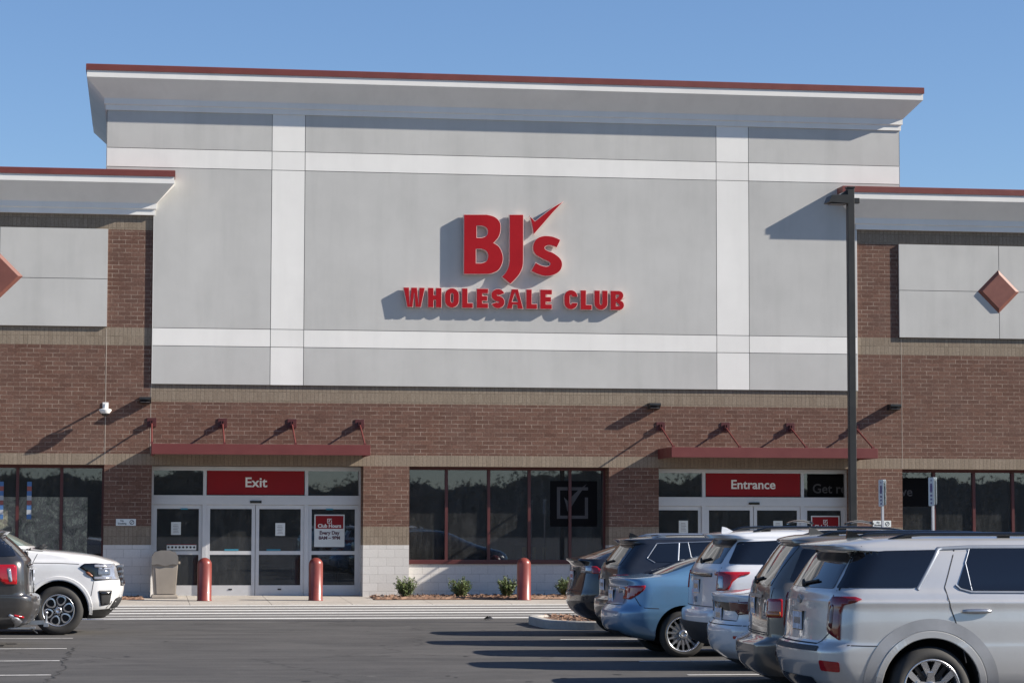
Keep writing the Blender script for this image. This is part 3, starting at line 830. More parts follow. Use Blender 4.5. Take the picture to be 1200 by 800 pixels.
for x, z, lb in ((1.03, 2.17, 'small blue sticker at the top of the left side light by the Exit'), (2.18, 1.18, 'long blue sticker on the mid rail of the left Exit door'), (3.2, 1.18, 'long blue sticker on the mid rail of the right Exit door'), (4.56, 2.17, 'small blue sticker above the Club Hours sign by the Exit')):
    mb = MB(); wd = .085 if z > 2 else .17; mb.box(-wd, wd, -.004, 0, 0, .035)
    tag(mb.build('blue_sticker', M['blue_tape'], loc=(x, .755 if z > 2 else .727, z)), lb, 'sticker', 'blue stickers on the exit doors')
# wall plaques
for x, lb in ((-.36, 'white no smoking plaque on the brick pier left of the Exit'), (18.32, 'white no smoking plaque on the brick pier right of the Entrance')):
    e = panel_sign('wall_plaque', x - .235, x + .235, 1.78, 1.94, -.003, M['paper'], lb, 'sign', .006, 'small white plaques on the brick piers')
    facade_text('lettering', 'No', -.09, -.011, .115, .06, M['inside_dark'], e, .001, 1, .001)
    facade_text('lettering', 'Smoking', -.09, -.011, .05, .06, M['inside_dark'], e, .001, 1, .001)
    mb = MB()
    R = Matrix.Translation((.14, -.0085, .08)) @ Matrix.Rotation(pi/2, 4, 'X')
    mb.lathe([(.042, -.001), (.056, -.001), (.056, .001), (.042, .001), (.042, -.001)], 20, 0, R)
    mb.prism([(.102, .045), (.110, .037), (.178, .115), (.170, .123)], 'y', -.0105, -.0095)
    mb.build('no_smoking_symbol', M['inside_dark'], e)
# dim boards behind the glass
M['film_dark'] = plain('film_dark', (.004, .004, .005, 1), .7, spec=.1)
M['film_grey'] = plain('film_grey', (.070, .070, .074, 1), .7, spec=.1)
e = empty('check_decal', (10.56, .532, 1.78)); tag(e, 'dark window decal with a grey ticked square on the centre window', 'decal')
mb = MB(); mb.box(-.56, -.11, -.003, 0, 0, 1.12); mb.box(-.03, .62, -.003, 0, 0, 1.12); mb.build('panel', M['film_dark'], e)
square_check(e, .0, .58, .78, -.009, M['film_grey'], .1)
e = empty('window_decal', (17.06, .765, 2.53)); tag(e, 'dark transom decal with grey words Get re beside the Entrance sign', 'decal')
mb = MB(); mb.box(-.44, .50, -.003, 0, 0, .58); mb.build('panel', M['film_dark'], e)
facade_text('lettering', 'Get re', .13, -.006, .20, .33, M['film_grey'], e, .004, 1, .001)
e = empty('window_decal', (19.34, .532, 2.30)); tag(e, 'dark decal with grey letters ve on the first pane of the right window', 'decal')
mb = MB(); mb.box(-.43, .40, -.003, 0, 0, .72); mb.build('panel', M['film_dark'], e)
facade_text('lettering', 've', -.20, -.006, .36, .33, M['film_grey'], e, .004, 1, .001)
for x, lb in ((9.11, 'leftmost yellow post seen low in the centre window'), (9.36, 'yellow post in the centre window between the mullions'), (9.62, 'right yellow post seen in the centre window')):
    mb = MB(); mb.tube((0, 0, 0), (0, 0, 1.20), .045, 12)
    tag(mb.build('yellow_post', M['yellow'], loc=(x + .25, .64, .07)), lb, 'post', 'yellow posts behind the centre window')

# wall lights, camera
def wall_light(x, z, lb):
    e = empty('wall_light', (x, 0, z)); tag(e, lb, 'light', 'black wall lights on the brick')
    mb = MB(); mb.prism([(-.002, -.07), (-.002, .075), (-.27, .075), (-.29, .05), (-.29, .02), (-.14, -.07)], 'x', -.15, .13)
    mb.build('housing', M['black_metal'], e)
    mb = MB(); mb.box(-.12, .10, -.26, -.15, -.045, -.04); mb.build('lens', M['inside_grey'], e)
wall_light(.07, 4.77, 'black wall light beside the pale security camera')
wall_light(12.5, 4.74, 'black wall light above the left end of the Entrance awning')
wall_light(18.64, 4.77, 'black wall light on the brick right of the lamp post')
e = empty('security_camera', (-.88, 0, 4.5)); tag(e, 'white dome security camera hanging from a bracket on the left brick wall', 'camera')
mb = MB(); mb.box(-.07, .07, -.02, -.001, -.02, .22, bev=.005); mb.tube((0, -.02, .14), (0, -.36, .14), .026, 12); mb.tube((0, -.36, .15), (0, -.36, .05), .045, 14); mb.build('bracket', M['white_plastic'], e)
mb = MB(); mb.lathe([(0, .16), (.055, .16), (.058, .06), (.145, .035), (.15, .01), (.10, -.06), (0, -.06)], 24, 0, Matrix.Translation((0, -.36, 0))); o = mb.build('housing', M['white_plastic'], e); auto_smooth(o, 50)
mb = MB(); mb.lathe([(.095, -.062), (.088, -.09), (.06, -.12), (0, -.135)], 24, 0, Matrix.Translation((0, -.36, 0))); mb.build('dome', M['gloss_black'], e, True)

# bollards
def bollard(x, y, lb):
    z = .02 + .06*(y + 3.6)/3.6
    mb = MB(); r = .165; prof = [(0, 0), (r + .01, 0), (r + .01, .02), (r, .03), (r, .84)]
    prof += [(r*cos(radians(a)), .84 + r*.95*sin(radians(a))) for a in range(10, 91, 10)]
    mb.lathe(prof, 32); o = mb.build('bollard', M['bollard'], loc=(x, y, z), smooth=True); auto_smooth(o, 50)
    tag(o, lb, 'bollard', 'red bollards in front of the store'); return o
bollard(1.47, -1.9, 'red bollard beside the beige trash can, left of the Exit doors')
bollard(4.05, -1.9, 'red bollard in front of the right side of the Exit doors')
bollard(8.97, -1.9, 'red bollard standing among the shrubs before the centre window')

# trash can
e = empty('trash_can', (.57, -.37, .074)); tag(e, 'beige plastic trash can with dark hooded lid beside the Exit doors', 'trash can')
def taper(mb, w0, d0, z0, w1, d1, z1, mi=0, dy=0):
    A = [mb.bm.verts.new((sx*w0/2, sy*d0/2, z0)) for sx, sy in ((-1,-1),(1,-1),(1,1),(-1,1))]
    C = [mb.bm.verts.new((sx*w1/2, sy*d1/2 + dy, z1)) for sx, sy in ((-1,-1),(1,-1),(1,1),(-1,1))]
    fs = [mb.bm.faces.new(A[::-1]), mb.bm.faces.new(C)] + [mb.bm.faces.new((A[k], A[(k+1) % 4], C[(k+1) % 4], C[k])) for k in range(4)]
    es = list({q for f in fs for q in f.edges})
    bmesh.ops.bevel(mb.bm, geom=es, offset=.018, segments=3, affect='EDGES')
mb = MB(); taper(mb, .66, .62, 0, .60, .56, .08); taper(mb, .52, .5, .08, .62, .58, .80)
o = mb.build('body', M['bin'], e); auto_smooth(o, 40)
mb = MB()
mb.prism([(-.185, .10), (.185, .10), (.225, .72), (-.225, .72)], 'y', 0, .012)
for v in mb.bm.verts: v.co.y += -.262 - (v.co.z - .08)/.72*.04
mb.build('front_panel', M['bin'], e)
mb = MB(); prof = [(-.315, .78), (-.33, .86), (-.325, .98), (-.26, 1.085), (-.1, 1.125), (.1, 1.125), (.26, 1.085), (.325, .98), (.33, .86), (.315, .78), (.18, .80), (0, .755), (-.18, .80)]
mb.prism([(u*.95, v) for u, v in prof], 'y', -.33, .31); o = mb.build('hood', M['bin_lid'], e); auto_smooth(o, 30)
mb = MB(); mb.box(.31, .36, -.12, -.06, .80, .86, bev=.01); mb.build('latch', M['bin'], e)

# shrubs
def shrub(x, y, h, wdt, lb, seed):
    rnd = random.Random(seed); e = empty('shrub', (x, y, .08)); tag(e, lb, 'shrub', 'small green shrubs under the centre window')
    st, lf = MB(), MB(); tips = []
    for k in range(46):
        a = rnd.uniform(0, 2*pi); l = rnd.uniform(.6, 1)*h; sp = rnd.uniform(.15, 1)*wdt/2
        p0 = Vector((rnd.uniform(-.04, .04), rnd.uniform(-.04, .04), 0)); p2 = Vector((cos(a)*sp, sin(a)*sp, l*rnd.uniform(.65, 1)))
        p1 = p0.lerp(p2, .5) + Vector((cos(a), sin(a), -.5))*.04
        st.tube(p0, p1, .006, 5, 0, .005); st.tube(p1, p2, .005, 5, 0, .003)
        for q in range(48):
            t = rnd.uniform(.2, 1.05); c = (p0*(1-t)**2 + p1*2*t*(1-t) + p2*t*t) + Vector((rnd.gauss(0, .022), rnd.gauss(0, .022), rnd.gauss(0, .022)))
            d = ((p2 - p0).normalized() + Vector((rnd.gauss(0, .6), rnd.gauss(0, .6), rnd.gauss(0, .5)))).normalized()*rnd.uniform(.02, .038)
            n_ = d.orthogonal().normalized(); n_.rotate(Matrix.Rotation(rnd.uniform(0, 6.3), 3, d.normalized())); n_ *= d.length*.38
            lf.face([c - d, c + n_, c + d, c - n_])
    st.build('stem', M['twig'], e); lf.build('foliage', M['shrub'], e)
shrub(6.27, -.95, .50, .66, 'shrub against the white block pier, leftmost under the centre window', 1)
shrub(7.58, -.95, .48, .62, 'pale green shrub midway under the centre window, left of the bollard', 2)
shrub(8.72, -.75, .50, .58, 'shrub partly hidden behind the red bollard', 3)
shrub(10.16, -.9, .50, .64, 'shrub just left of the black car, before the block wall', 4)

# lamp post
LPX, LPY = 13.03, -15.5
e = empty('lamp_post', (LPX, LPY, .12)); tag(e, 'tall square dark bronze lamp post with one flat lamp head', 'lamp post')
mb = MB(); mb.box(-.066, .066, -.066, .066, .02, 7.98, bev=.008); mb.box(-.16, .16, -.16, .16, 0, .05, bev=.01)
mb.build('pole', M['pole'], e)
mb = MB(); mb.box(-.078, .078, -.078, .078, 7.98, 8.01, bev=.006); mb.box(.073, .17, -.05, .05, 7.70, 7.80, bev=.006); mb.build('pole_cap', M['pole'], e)
mb = MB()
poly = [(-.46, -.01), (-.40, .12), (-.10, .13), (-.073, .10), (-.073, -.03)]
mb.prism([(u, 7.71 + v) for u, v in poly], 'y', -.19, .19)
mb.prism([(-.075, 7.95), (-.075, 7.72), (-.26, 7.80)], 'y', -.03, .03)
mb.build('lamp_head', M['pole'], e)
mb = MB(); mb.box(-.40, -.14, -.14, .14, 7.672, 7.678); mb.build('lamp_lens', M['inside_grey'], e)

# accessible parking signs at the head of the stalls
def stall_sign(x, y, top, lb):
    e = empty('parking_sign', (x, y, 0)); tag(e, lb, 'sign', 'parking signs on galvanised posts')
    mb = MB(); mb.box(.0, .035, -.03, .03, 0, top - .02); mb.build('post', M['alu'], e)
    mb = MB(); pl = round_rect(-.15, .15, top - .47, top, .03, 4); mb.prism(pl, 'x', -.006, -.002); mb.build('plate', M['paper'], e)
    mb = MB(); rnd = random.Random(2)
    for k, (w_, h_) in enumerate(((.05, .03), (.1, .02), (.12, .1), (.11, .02), (.1, .03), (.09, .03), (.07, .03))):
        zc = top - .05 - .062*k; mb.box(-.0085, -.0065, -w_/2, w_/2, zc - h_/2, zc + h_/2)
    mb.build('plate_symbols', plain('sign_violet', (.10, .08, .22, 1), .5), e)
    mb = MB(); mb.prism([(u + .0, v) for u, v in round_rect(-.15, .15, top - .45, top, .03, 4)], 'x', .037, .040); mb.build('back_plate', M['paper'], e)
stall_sign(12.85, -17.9, 2.63, 'blue-white parking sign in front of the brick pier right of the lamp post')
stall_sign(12.85, -20.7, 2.62, 'blue-white parking sign in front of the right shop window')
# dark scrap on the crossing
mb = MB()
for k in range(9):
    a = k*.7; mb.face([(.10*cos(a), .08*sin(a), .0), (.10*cos(a+.9), .08*sin(a+.9), .02), (.03*cos(a+2), .03*sin(a+2), .07)])
tag(mb.build('scrap', M['inside_dark'], loc=(6.62, -12.7, .012)), 'small dark scrap lying on the asphalt beside the crossing', 'litter')

# flags mirrored in the left window, their reflection painted on thin strips
for x, lb in ((-3.32, 'blue red and white strip painted as a flag mirrored at the left edge of the left window'), (-2.66, 'blue red and white strip painted as a flag mirrored just right of the first mullion of the left window')):
    e = empty('mirrored_flag', (x, .47, 1.93)); tag(e, lb, 'flag reflection', 'painted flag reflections at the left window')
    mb = MB(); cs = [0, 1, 0, 2, 1, 0, 2, 0]
    for k, c in enumerate(cs): mb.box(-.055, .055, -.004, .004, .112*k, .112*(k+1), c)
    mb.build('mirrored_stripes', [plain('mirrored_flag_blue', (.06, .15, .34, 1), .6), plain('mirrored_flag_white', (.38, .40, .43, 1), .6), plain('mirrored_flag_red', (.26, .08, .07, 1), .6)], e)

# ------------------------------------------------------------------ cars
def spline_levels(keys, sub_=4, tens=.42):
    out = []; n = len(keys)
    for i in range(n - 1):
        p0, p1, p2, p3 = keys[max(i-1, 0)], keys[i], keys[i+1], keys[min(i+2, n-1)]
        for k in range(sub_):
            t = k/sub_; r = []
            for a, b, c, d in zip(p0, p1, p2, p3):
                m1 = (c - a)*tens; m2 = (d - b)*tens
                lim = 1.4*abs(c - b); m1 = max(-lim, min(lim, m1)); m2 = max(-lim, min(lim, m2))
                r.append((2*t**3-3*t*t+1)*b + (t**3-2*t*t+t)*m1 + (-2*t**3+3*t*t)*c + (t**3-t*t)*m2)
            out.append(r)
    out.append(list(keys[-1])); return out
def outline(xr, xf, w, rr, br, rf, bf, tap):
    """half plan outline from rear centre to front centre (y >= 0)"""
    pts = []; rr = min(rr, w*.9); rf = min(rf, w*.9); xm = (xr + xf)/2; hl = max((xf - xr)/2, .01)
    def wid(x): t = (x - xm)/hl; return w*(1 - tap*max(0, abs(t) - .25)**2/.5625)
    wr, wf = wid(xr + br + rr), wid(xf - bf - rf)
    for k in range(8):
        t = k/8; y = (wr - rr)*t; pts.append((xr + br*(y/max(wr, .01))**2, y))
    b0 = br*((wr - rr)/max(wr, .01))**2
    for k in range(9):
        a = pi/2*k/8; pts.append((xr + b0 + rr*(1 - cos(a)) + (br - b0)*k/8*.5, wr - rr + rr*sin(a)))
    xs = pts[-1][0]; b1 = bf*((wf - rf)/max(wf, .01))**2; xe = xf - b1 - rf - (bf - b1)*.5
    for k in range(1, 34):
        x = xs + (xe - xs)*k/34; pts.append((x, wid(x) + (pts[16][1] - wid(xs))*max(0, 1 - k/6)))
    for k in range(9):
        a = pi/2*(1 - k/8); pts.append((xf - b1 - rf*(1 - cos(a)) - (bf - b1)*(1 - k/8)*.5, wf - rf + rf*sin(a)))
    for k in range(1, 9):
        t = 1 - k/8; y = (wf - rf)*t; pts.append((xf - bf*(y/max(wf, .01))**2, y))
    return pts
def body_mesh(keys, clad_z=None, sub_=4, tap=.05):
    """key = (z, xrear, xfront, halfwidth, rear corner r, rear bow, front corner r, front bow)"""
    lv = spline_levels(keys, sub_); bm = bmesh.new(); rings = []
    for k in lv:
        z, xr, xf, w, rr, br, rf, bf = k
        h = outline(xr, xf, w, rr, br, rf, bf, tap)
        full = h + [(x, -y) for x, y in h[-2:0:-1]]
        rings.append([bm.verts.new((x, y, z)) for x, y in full])
    n = len(rings[0])
    for a, (A, Bq) in enumerate(zip(rings, rings[1:])):
        for i in range(n):
            f = bm.faces.new((A[i], A[(i+1) % n], Bq[(i+1) % n], Bq[i])); f.smooth = True
            if clad_z and (lv[a][0] + lv[a+1][0])/2 < clad_z: f.material_index = 1
    f = bm.faces.new(rings[0][::-1]); f.material_index = 2
    bm.faces.new(rings[-1])
    bmesh.ops.recalc_face_normals(bm, faces=bm.faces)
    return bm
def resample(poly, step, closed=True):
    out = []; n = len(poly)
    for i in range(n if closed else n - 1):
        a, b = Vector(poly[i]), Vector(poly[(i+1) % n]); k = max(1, int((b-a).length/step))
        out += [tuple(a.lerp(b, j/k)) for j in range(k)]
    if not closed: out.append(tuple(poly[-1]))
    return out
def soften(poly, r, n=4):
    """round the corners of a polygon; r scalar"""
    out = []; m = len(poly)
    for i in range(m):
        p, a, b = Vector(poly[i]), Vector(poly[i-1]), Vector(poly[(i+1) % m])
        q = min(r, (a-p).length*.45, (b-p).length*.45)
        s, e = p + (a-p).normalized()*q, p + (b-p).normalized()*q
        for k in range(n+1):
            t = k/n; out.append(tuple(s*(1-t)**2 + p*2*t*(1-t) + e*t*t))
    return out
def inside(p, poly):
    c = False; n = len(poly); x, y = p
    for i in range(n):
        x1, y1 = poly[i]; x2, y2 = poly[i-1]
        if (y1 > y) != (y2 > y) and x < (x2-x1)*(y-y1)/(y2-y1) + x1: c = not c
    return c
class Shell:
    def __init__(s, bm): s.t = BVHTree.FromBMesh(bm)
    def hit(s, view, u, v):
        """view: R right side (y<0), L left, B rear, F front. u,v: (x,z) on sides or (y,z) on ends"""
        if view in 'RL':
            sg = -1 if view == 'R' else 1; o, d = Vector((u, sg*4, v)), Vector((0, -sg, 0))
        elif view in 'WV':           # wraps from the side round the rear corner
            sg = -1 if view == 'W' else 1; xc, rc, hw = s.corner
            if u >= xc: o, d = Vector((u, sg*4, v)), Vector((0, -sg, 0))
            else:
                a = (xc - u)/rc
                if a < pi/2:
                    q = Vector((-sin(a), sg*cos(a), 0)); o, d = Vector((xc, sg*(hw - rc), v)) + q*3, -q
                else: o, d = Vector((-5, sg*(hw - rc - (a - pi/2)*rc), v)), Vector((1, 0, 0))
        elif view == 'T': o, d = Vector((u, v, 5)), Vector((0, 0, -1))
        else:
            sg = -1 if view == 'B' else 1; o, d = Vector((2.5 + sg*7, u, v)), Vector((-sg, 0, 0))
        r = s.t.ray_cast(o, d)
        if r[0] is None:
            r = s.t.find_nearest(o + d*(3.1 if view in 'RLWV' else 4.4))
        n = r[1]
        if n.dot(d) > 0: n = -n
        return r[0], (n - d*.6).normalized()
    def patch(s, bm, view, poly, off=.004, step=.05, mi=0, skirt=.012):
        bd = resample(poly, step); pts = list(bd); nb = len(bd)
        us = [p[0] for p in bd]; vs_ = [p[1] for p in bd]
        u = min(us) + step/2
        while u < max(us):
            v = min(vs_) + step/2
            while v < max(vs_):
                if inside((u, v), bd) and min((u-a)**2 + (v-b)**2 for a, b in bd) > (step*.45)**2: pts.append((u, v))
                v += step
            u += step
        r = geometry.delaunay_2d_cdt([Vector(p) for p in pts], [], [list(range(nb))], 1, 1e-5)
        vv = []; low = []
        for p in r[0]:
            h, n_ = s.hit(view, p.x, p.y); vv.append(bm.verts.new(h + n_*off)); low.append((h, n_))
        for f in r[2]:
            try: q = bm.faces.new([vv[i] for i in f]); q.material_index = mi; q.smooth = True
            except ValueError: pass
        if skirt and off > .008:
            es = [e for e in bm.edges if e.is_boundary and e.verts[0] in vv and e.verts[1] in vv] if len(vv) < 4000 else []
            idx = {v: i for i, v in enumerate(vv)}; lv_ = {}
            for e in es:
                q = []
                for v in e.verts:
                    if v not in lv_: h, n_ = low[idx[v]]; lv_[v] = bm.verts.new(h - n_*skirt)
                    q.append(lv_[v])
                f = bm.faces.new((e.verts[0], e.verts[1], q[1], q[0])); f.material_index = mi
    def strip(s, bm, view, line, wd, off=.006, mi=0, closed=False, step=.04, raise_=None, flat=False):
        pts = resample(line, step, closed); n = len(pts); rows = []
        for i, p in enumerate(pts):
            a = Vector(pts[i-1] if (i or closed) else p); b = Vector(pts[(i+1) % n] if (i < n-1 or closed) else p)
            d = (b - a).normalized(); q = Vector((-d.y, d.x)); row = []
            prof = [(-.5, .001), (-.4, off), (.4, off), (.5, .001)] if raise_ is None else raise_
            for k, o in prof:
                c = Vector(p) + q*wd*k; h, n_ = s.hit(view, c.x, c.y); row.append(bm.verts.new(h + n_*(o + .0005)))
            rows.append(row)
        for i in range(n if closed else n-1):
            A, Bq = rows[i], rows[(i+1) % n]
            for k in range(len(A)-1):
                f = bm.faces.new((A[k], Bq[k], Bq[k+1], A[k+1])); f.material_index = mi; f.smooth = not flat

def finish(bm, name, mats, parent, fix=True):
    if fix: bmesh.ops.recalc_face_normals(bm, faces=bm.faces)
    me = bpy.data.meshes.new(name); bm.to_mesh(me); bm.free()
    return link(name, me, parent, mats)

WH = {}
def wheel(parent, x, y, R, rr, style, side):
    """tyre with a rim child, side -1 = right side of the car"""
    key = (R, rr, style)
    if key not in WH:
        w2 = .115; t = MB()
        t.lathe([(rr, -w2+.01), (rr+.012, -w2), (R-.055, -w2-.004), (R-.018, -w2+.022), (R, -w2+.05), (R+.001, 0), (R, w2-.05), (R-.018, w2-.022), (R-.055, w2+.004), (rr+.012, w2), (rr, w2-.01), (rr-.02, w2-.03), (rr-.02, -w2+.03), (rr, -w2+.01)], 56)
        bmesh.ops.recalc_face_normals(t.bm, faces=t.bm.faces)
        tm = bpy.data.meshes.new('tyre'); t.bm.to_mesh(tm); t.bm.free(); tm.materials.append(M['tyre'])
        r = MB()
        r.lathe([(rr, w2-.012), (rr+.006, w2-.002), (rr-.012, w2-.004), (rr-.02, w2-.03), (rr-.035, w2-.10), (rr-.04, -w2+.02)], 48)
        r.lathe([(rr*.62, .0), (rr*.62, .012), (.05, .012)], 32, 2)                # brake disc
        r.lathe([(rr-.03, -.03), (0, -.03)], 32, 1)                                  # dark well
        zf = w2 - .02
        def spoke(a, wi, wo, r0, r1, mi=0, dz=0., skew=0.):
            pts = [(r0, -wi/2), (r1, -wo/2 + skew), (r1, wo/2 + skew), (r0, wi/2)]
            T_ = [r.bm.verts.new((u*cos(a) - v*sin(a), u*sin(a) + v*cos(a), (zf - .028 + dz if u == r0 else zf - .006 + dz))) for u, v in pts]
            D_ = [r.bm.verts.new(v.co + Vector((0, 0, -.035))) for v in T_]
            for f in [T_, D_[::-1]] + [(T_[k], D_[k], D_[(k+1) % 4], T_[(k+1) % 4]) for k in range(4)]:
                q = r.bm.faces.new(f); q.material_index = mi
        if style == 'multi':                       # five pairs of slim twin spokes
            for k in range(5):
                a = 2*pi*k/5 + .3
                for s in (-1, 1):
                    spoke(a + s*.13, .026, .032, .06, rr-.01, 0, 0, s*.022)
                spoke(a + pi/5, .034, .022, .06, rr-.012, 0, -.006)
        elif style == 'five_y':                    # broad machined spokes over dark pockets
            for k in range(5):
                a = 2*pi*k/5 + .32
                spoke(a, .085, .05, .05, rr*.55, 0, .002)
                spoke(a - .10, .05, .062, rr*.45, rr-.008, 0, .004, -.05); spoke(a + .10, .05, .062, rr*.45, rr-.008, 0, .004, .05)
                spoke(a + pi/5, .05, .035, .06, rr-.02, 1, -.012)
        elif style == 'petal':                     # six looped outlines, black centre
            r.lathe([(rr-.018, zf-.035), (rr*.45, zf-.04), (.05, zf-.03)], 40, 1)
            for k in range(6):
                a = 2*pi*k/6 + .26; n = 22; ring = []
                for j in range(n):
                    t_ = 2*pi*j/n; row = []
                    for q, hz in ((1.0, -.03), (1.0, -.004), (.70, -.002), (.66, -.03)):
                        u = rr*.64 + cos(t_)*rr*.335*q; v = sin(t_)*rr*.30*q*(1 + .22*cos(t_))
                        row.append(r.bm.verts.new((u*cos(a) - v*sin(a), u*sin(a) + v*cos(a), zf + hz)))
                    ring.append(row)
                for j in range(n):
                    for q in range(3):
                        f = r.bm.faces.new((ring[j][q], ring[(j+1) % n][q], ring[(j+1) % n][q+1], ring[j][q+1])); f.material_index = 0 if q < 2 else 1
                r.lathe([(.008, zf+.01), (0, zf+.012)], 8, 0, Matrix.Translation((cos(a+.5)*.075, sin(a+.5)*.075, 0)))
        else:
            for k in range(7): spoke(2*pi*k/7, .06, .05, .05, rr-.01, 0)
        r.lathe([(.062, zf-.03), (.058, zf-.004), (.034, zf+.002), (.03, zf-.002), (0, zf-.001)], 24, 0)
        bmesh.ops.recalc_face_normals(r.bm, faces=r.bm.faces)
        rm = bpy.data.meshes.new('rim'); r.bm.to_mesh(rm); r.bm.free()
        for m in (M['rim'], M['rim_dark'], M['alu']): rm.materials.append(m)
        WH[key] = (tm, rm)
    tm, rm = WH[key]
    o = bpy.data.objects.new('wheel', tm); COL.objects.link(o); o.parent = parent
    o.location = (x, y, R - .004); o.rotation_euler = (pi/2 if side < 0 else -pi/2, 0, 0)
    if side < 0: o.rotation_euler = (pi/2, 0, 0)
    q = bpy.data.objects.new('rim', rm); COL.objects.link(q); q.parent = o
    return o

def car(label, X, Y, rz, sp, cat='car', group='cars parked in the lot'):
    """local axes: x forward from the rear bumper, y left, z up"""
    root = empty('parked_car', (X, Y, 0), rz); tag(root, label, cat, group)
    P = M[sp['paint']]
    bm = body_mesh(sp['keys'], sp.get('clad'), sp.get('sub', 4), sp.get('tap', .05)); S = Shell(bm); hw = max(k[3] for k in sp['keys']); S.corner = sp.get('corner', (.42, .30, hw))[:2] + (hw,)
    body = finish(bm, 'body', [P, M['plastic'], M['under']], root)
    R, rr, xs = sp['R'], sp['rr'], sp['axles']
    # wheel arches cut into the body
    cut = MB(); 
    for x in xs:
        for s in (-1, 1):
            cut.tube((x, s*(hw - .34), R + .0), (x, s*(hw + .3), R + .0), sp.get('archR', R + .075), 40)
    co_ = cut.build('cutter', M['under'], root)
    md = body.modifiers.new('arch', 'BOOLEAN'); md.operation = 'DIFFERENCE'; md.object = co_; md.solver = 'EXACT'; bpy.context.view_layer.update()
    try: md.material_mode = 'TRANSFER'
    except Exception: pass
    dg = bpy.context.evaluated_depsgraph_get(); dg.update()
    me = bpy.data.meshes.new_from_object(body.evaluated_get(dg)); body.modifiers.clear()
    old = body.data; body.data = me; bpy.data.meshes.remove(old); bpy.data.objects.remove(co_)
    auto_smooth(body, sp.get('smooth', 32))
    for x in xs:
        for s in (-1, 1): wheel(root, x, s*(hw - .125), R, rr, sp['wheel'], s)
    for s, vw in ((-1, 'R'), (1, 'L')):
        for poly in sp.get('side_glass', []):
            b = bmesh.new(); S.patch(b, vw, soften(poly, .035), .007); finish(b, 'side_window', M['car_glass'], root)
        for line, wd, mt, cl in sp.get('side_trim', []):
            b = bmesh.new(); S.strip(b, vw, soften(line, .04) if cl else line, wd, .008, closed=cl); finish(b, 'window_trim', M[mt], root)
        for line in sp.get('side_seams', []):
            b = bmesh.new(); S.strip(b, vw, line, .010, .0012); finish(b, 'panel_gap', M['seam'], root)
        for nm, poly, mt, off in sp.get('side_parts', []):
            b = bmesh.new(); S.patch(b, vw, soften(poly, .02), off, .04); finish(b, nm, M[mt], root)
        for nm, poly, mt, off in sp.get('wrap_parts', []):
            b = bmesh.new(); S.patch(b, 'W' if s < 0 else 'V', soften(poly, .02), off, .035); finish(b, nm, M[mt], root)
        for r0, r1, off, mt in sp.get('flares', []):
            for x in xs:
                b = bmesh.new(); wdt = r1 - r0; rm_ = (r0 + r1)/2
                ln = [(x + rm_*cos(radians(a)), R + rm_*sin(radians(a))*sp.get('flare_y', 1)) for a in range(-8, 189, 4)]
                S.strip(b, vw, ln, wdt, off, raise_=([(-.5, off), (.5, off)] if mt == 'arch_grey' else [(-.5, .0), (-.40, off), (.40, off), (.5, .0)]), step=.06, flat=mt != 'arch_grey'); finish(b, 'wheel_arch_band', M[mt], root)
        for nm, poly, mt, off in sp.get('rear_pair', []):
            pl = [(s*abs(u), v) for u, v in poly]
            b = bmesh.new(); S.patch(b, 'B', soften(pl, .02), off, .04); finish(b, nm, M[mt], root)
        for nm, poly, mt, off in sp.get('front_pair', []):
            pl = [(s*abs(u), v) for u, v in poly]
            b = bmesh.new(); S.patch(b, 'F', soften(pl, .02), off, .04); finish(b, nm, M[mt], root)
        for (x, z) in sp.get('handles', []):
            h, n_ = S.hit(vw, x, z); b = MB()
            b.lathe([(0, -.14), (.013, -.135), (.021, -.09), (.024, 0), (.021, .09), (.013, .135), (0, .14)], 12, 0, Matrix.Translation(h + Vector((0, s*.022, 0))) @ Matrix.Rotation(pi/2, 4, 'Y') @ Matrix.Diagonal((1, .9, 1, 1)))
            b.box(h.x - .10, h.x - .08, min(h.y, h.y + s*.02), max(h.y, h.y + s*.02), h.z - .008, h.z + .008, 1); b.box(h.x + .08, h.x + .10, min(h.y, h.y + s*.02), max(h.y, h.y + s*.02), h.z - .008, h.z + .008, 1)
            b.build('door_handle', [M[sp.get('handle_mat', 'chrome')], P], root, True)
    for nm, poly, mt, off in sp.get('rear_parts', []):
        b = bmesh.new(); S.patch(b, 'B', soften(poly, .03), off, .05); finish(b, nm, M[mt], root)
    for nm, poly, mt, off in sp.get('front_parts', []):
        b = bmesh.new(); S.patch(b, 'F', soften(poly, .03), off, .05); finish(b, nm, M[mt], root)
    for line in sp.get('rear_seams', []):
        b = bmesh.new(); S.strip(b, 'B', line, .010, .0012); finish(b, 'panel_gap', M['seam'], root)
    if 'plate' in sp:
        yc, z = 0, sp['plate']; h, n_ = S.hit('B', 0, z)
        b = MB(); b.box(h.x - .012, h.x - .006, -.155, .155, z - .08, z + .08, 0, .001)
        b.box(h.x - .006, h.x + .05, -.165, .165, z - .09, z + .09, 1)
        for k in range(6): b.box(h.x - .0135, h.x - .0125, -.115 + .04*k, -.09 + .04*k, z - .03, z + .03, 1)
        b.build('license_plate', [M['plate'], M['gloss_black']], root)
    if 'emblem' in sp:
        z = sp['emblem']; h, n_ = S.hit('B', 0, z); b = MB()
        Rm = Matrix.Translation(h + Vector((-.008, 0, 0))) @ Matrix.Rotation(-pi/2, 4, 'Y') @ Matrix.Diagonal((.6, 1, 1, 1))
        b.lathe([(.055, -.004), (.07, -.004), (.07, .004), (.055, .004), (.055, -.004)], 28, 0, Rm)
        b.box(h.x - .012, h.x - .006, -.028, -.015, z - .03, z + .03); b.box(h.x - .012, h.x - .006, .015, .028, z - .03, z + .03); b.box(h.x - .012, h.x - .006, -.03, .03, z - .006, z + .006)
        b.build('emblem', M['chrome'], root)
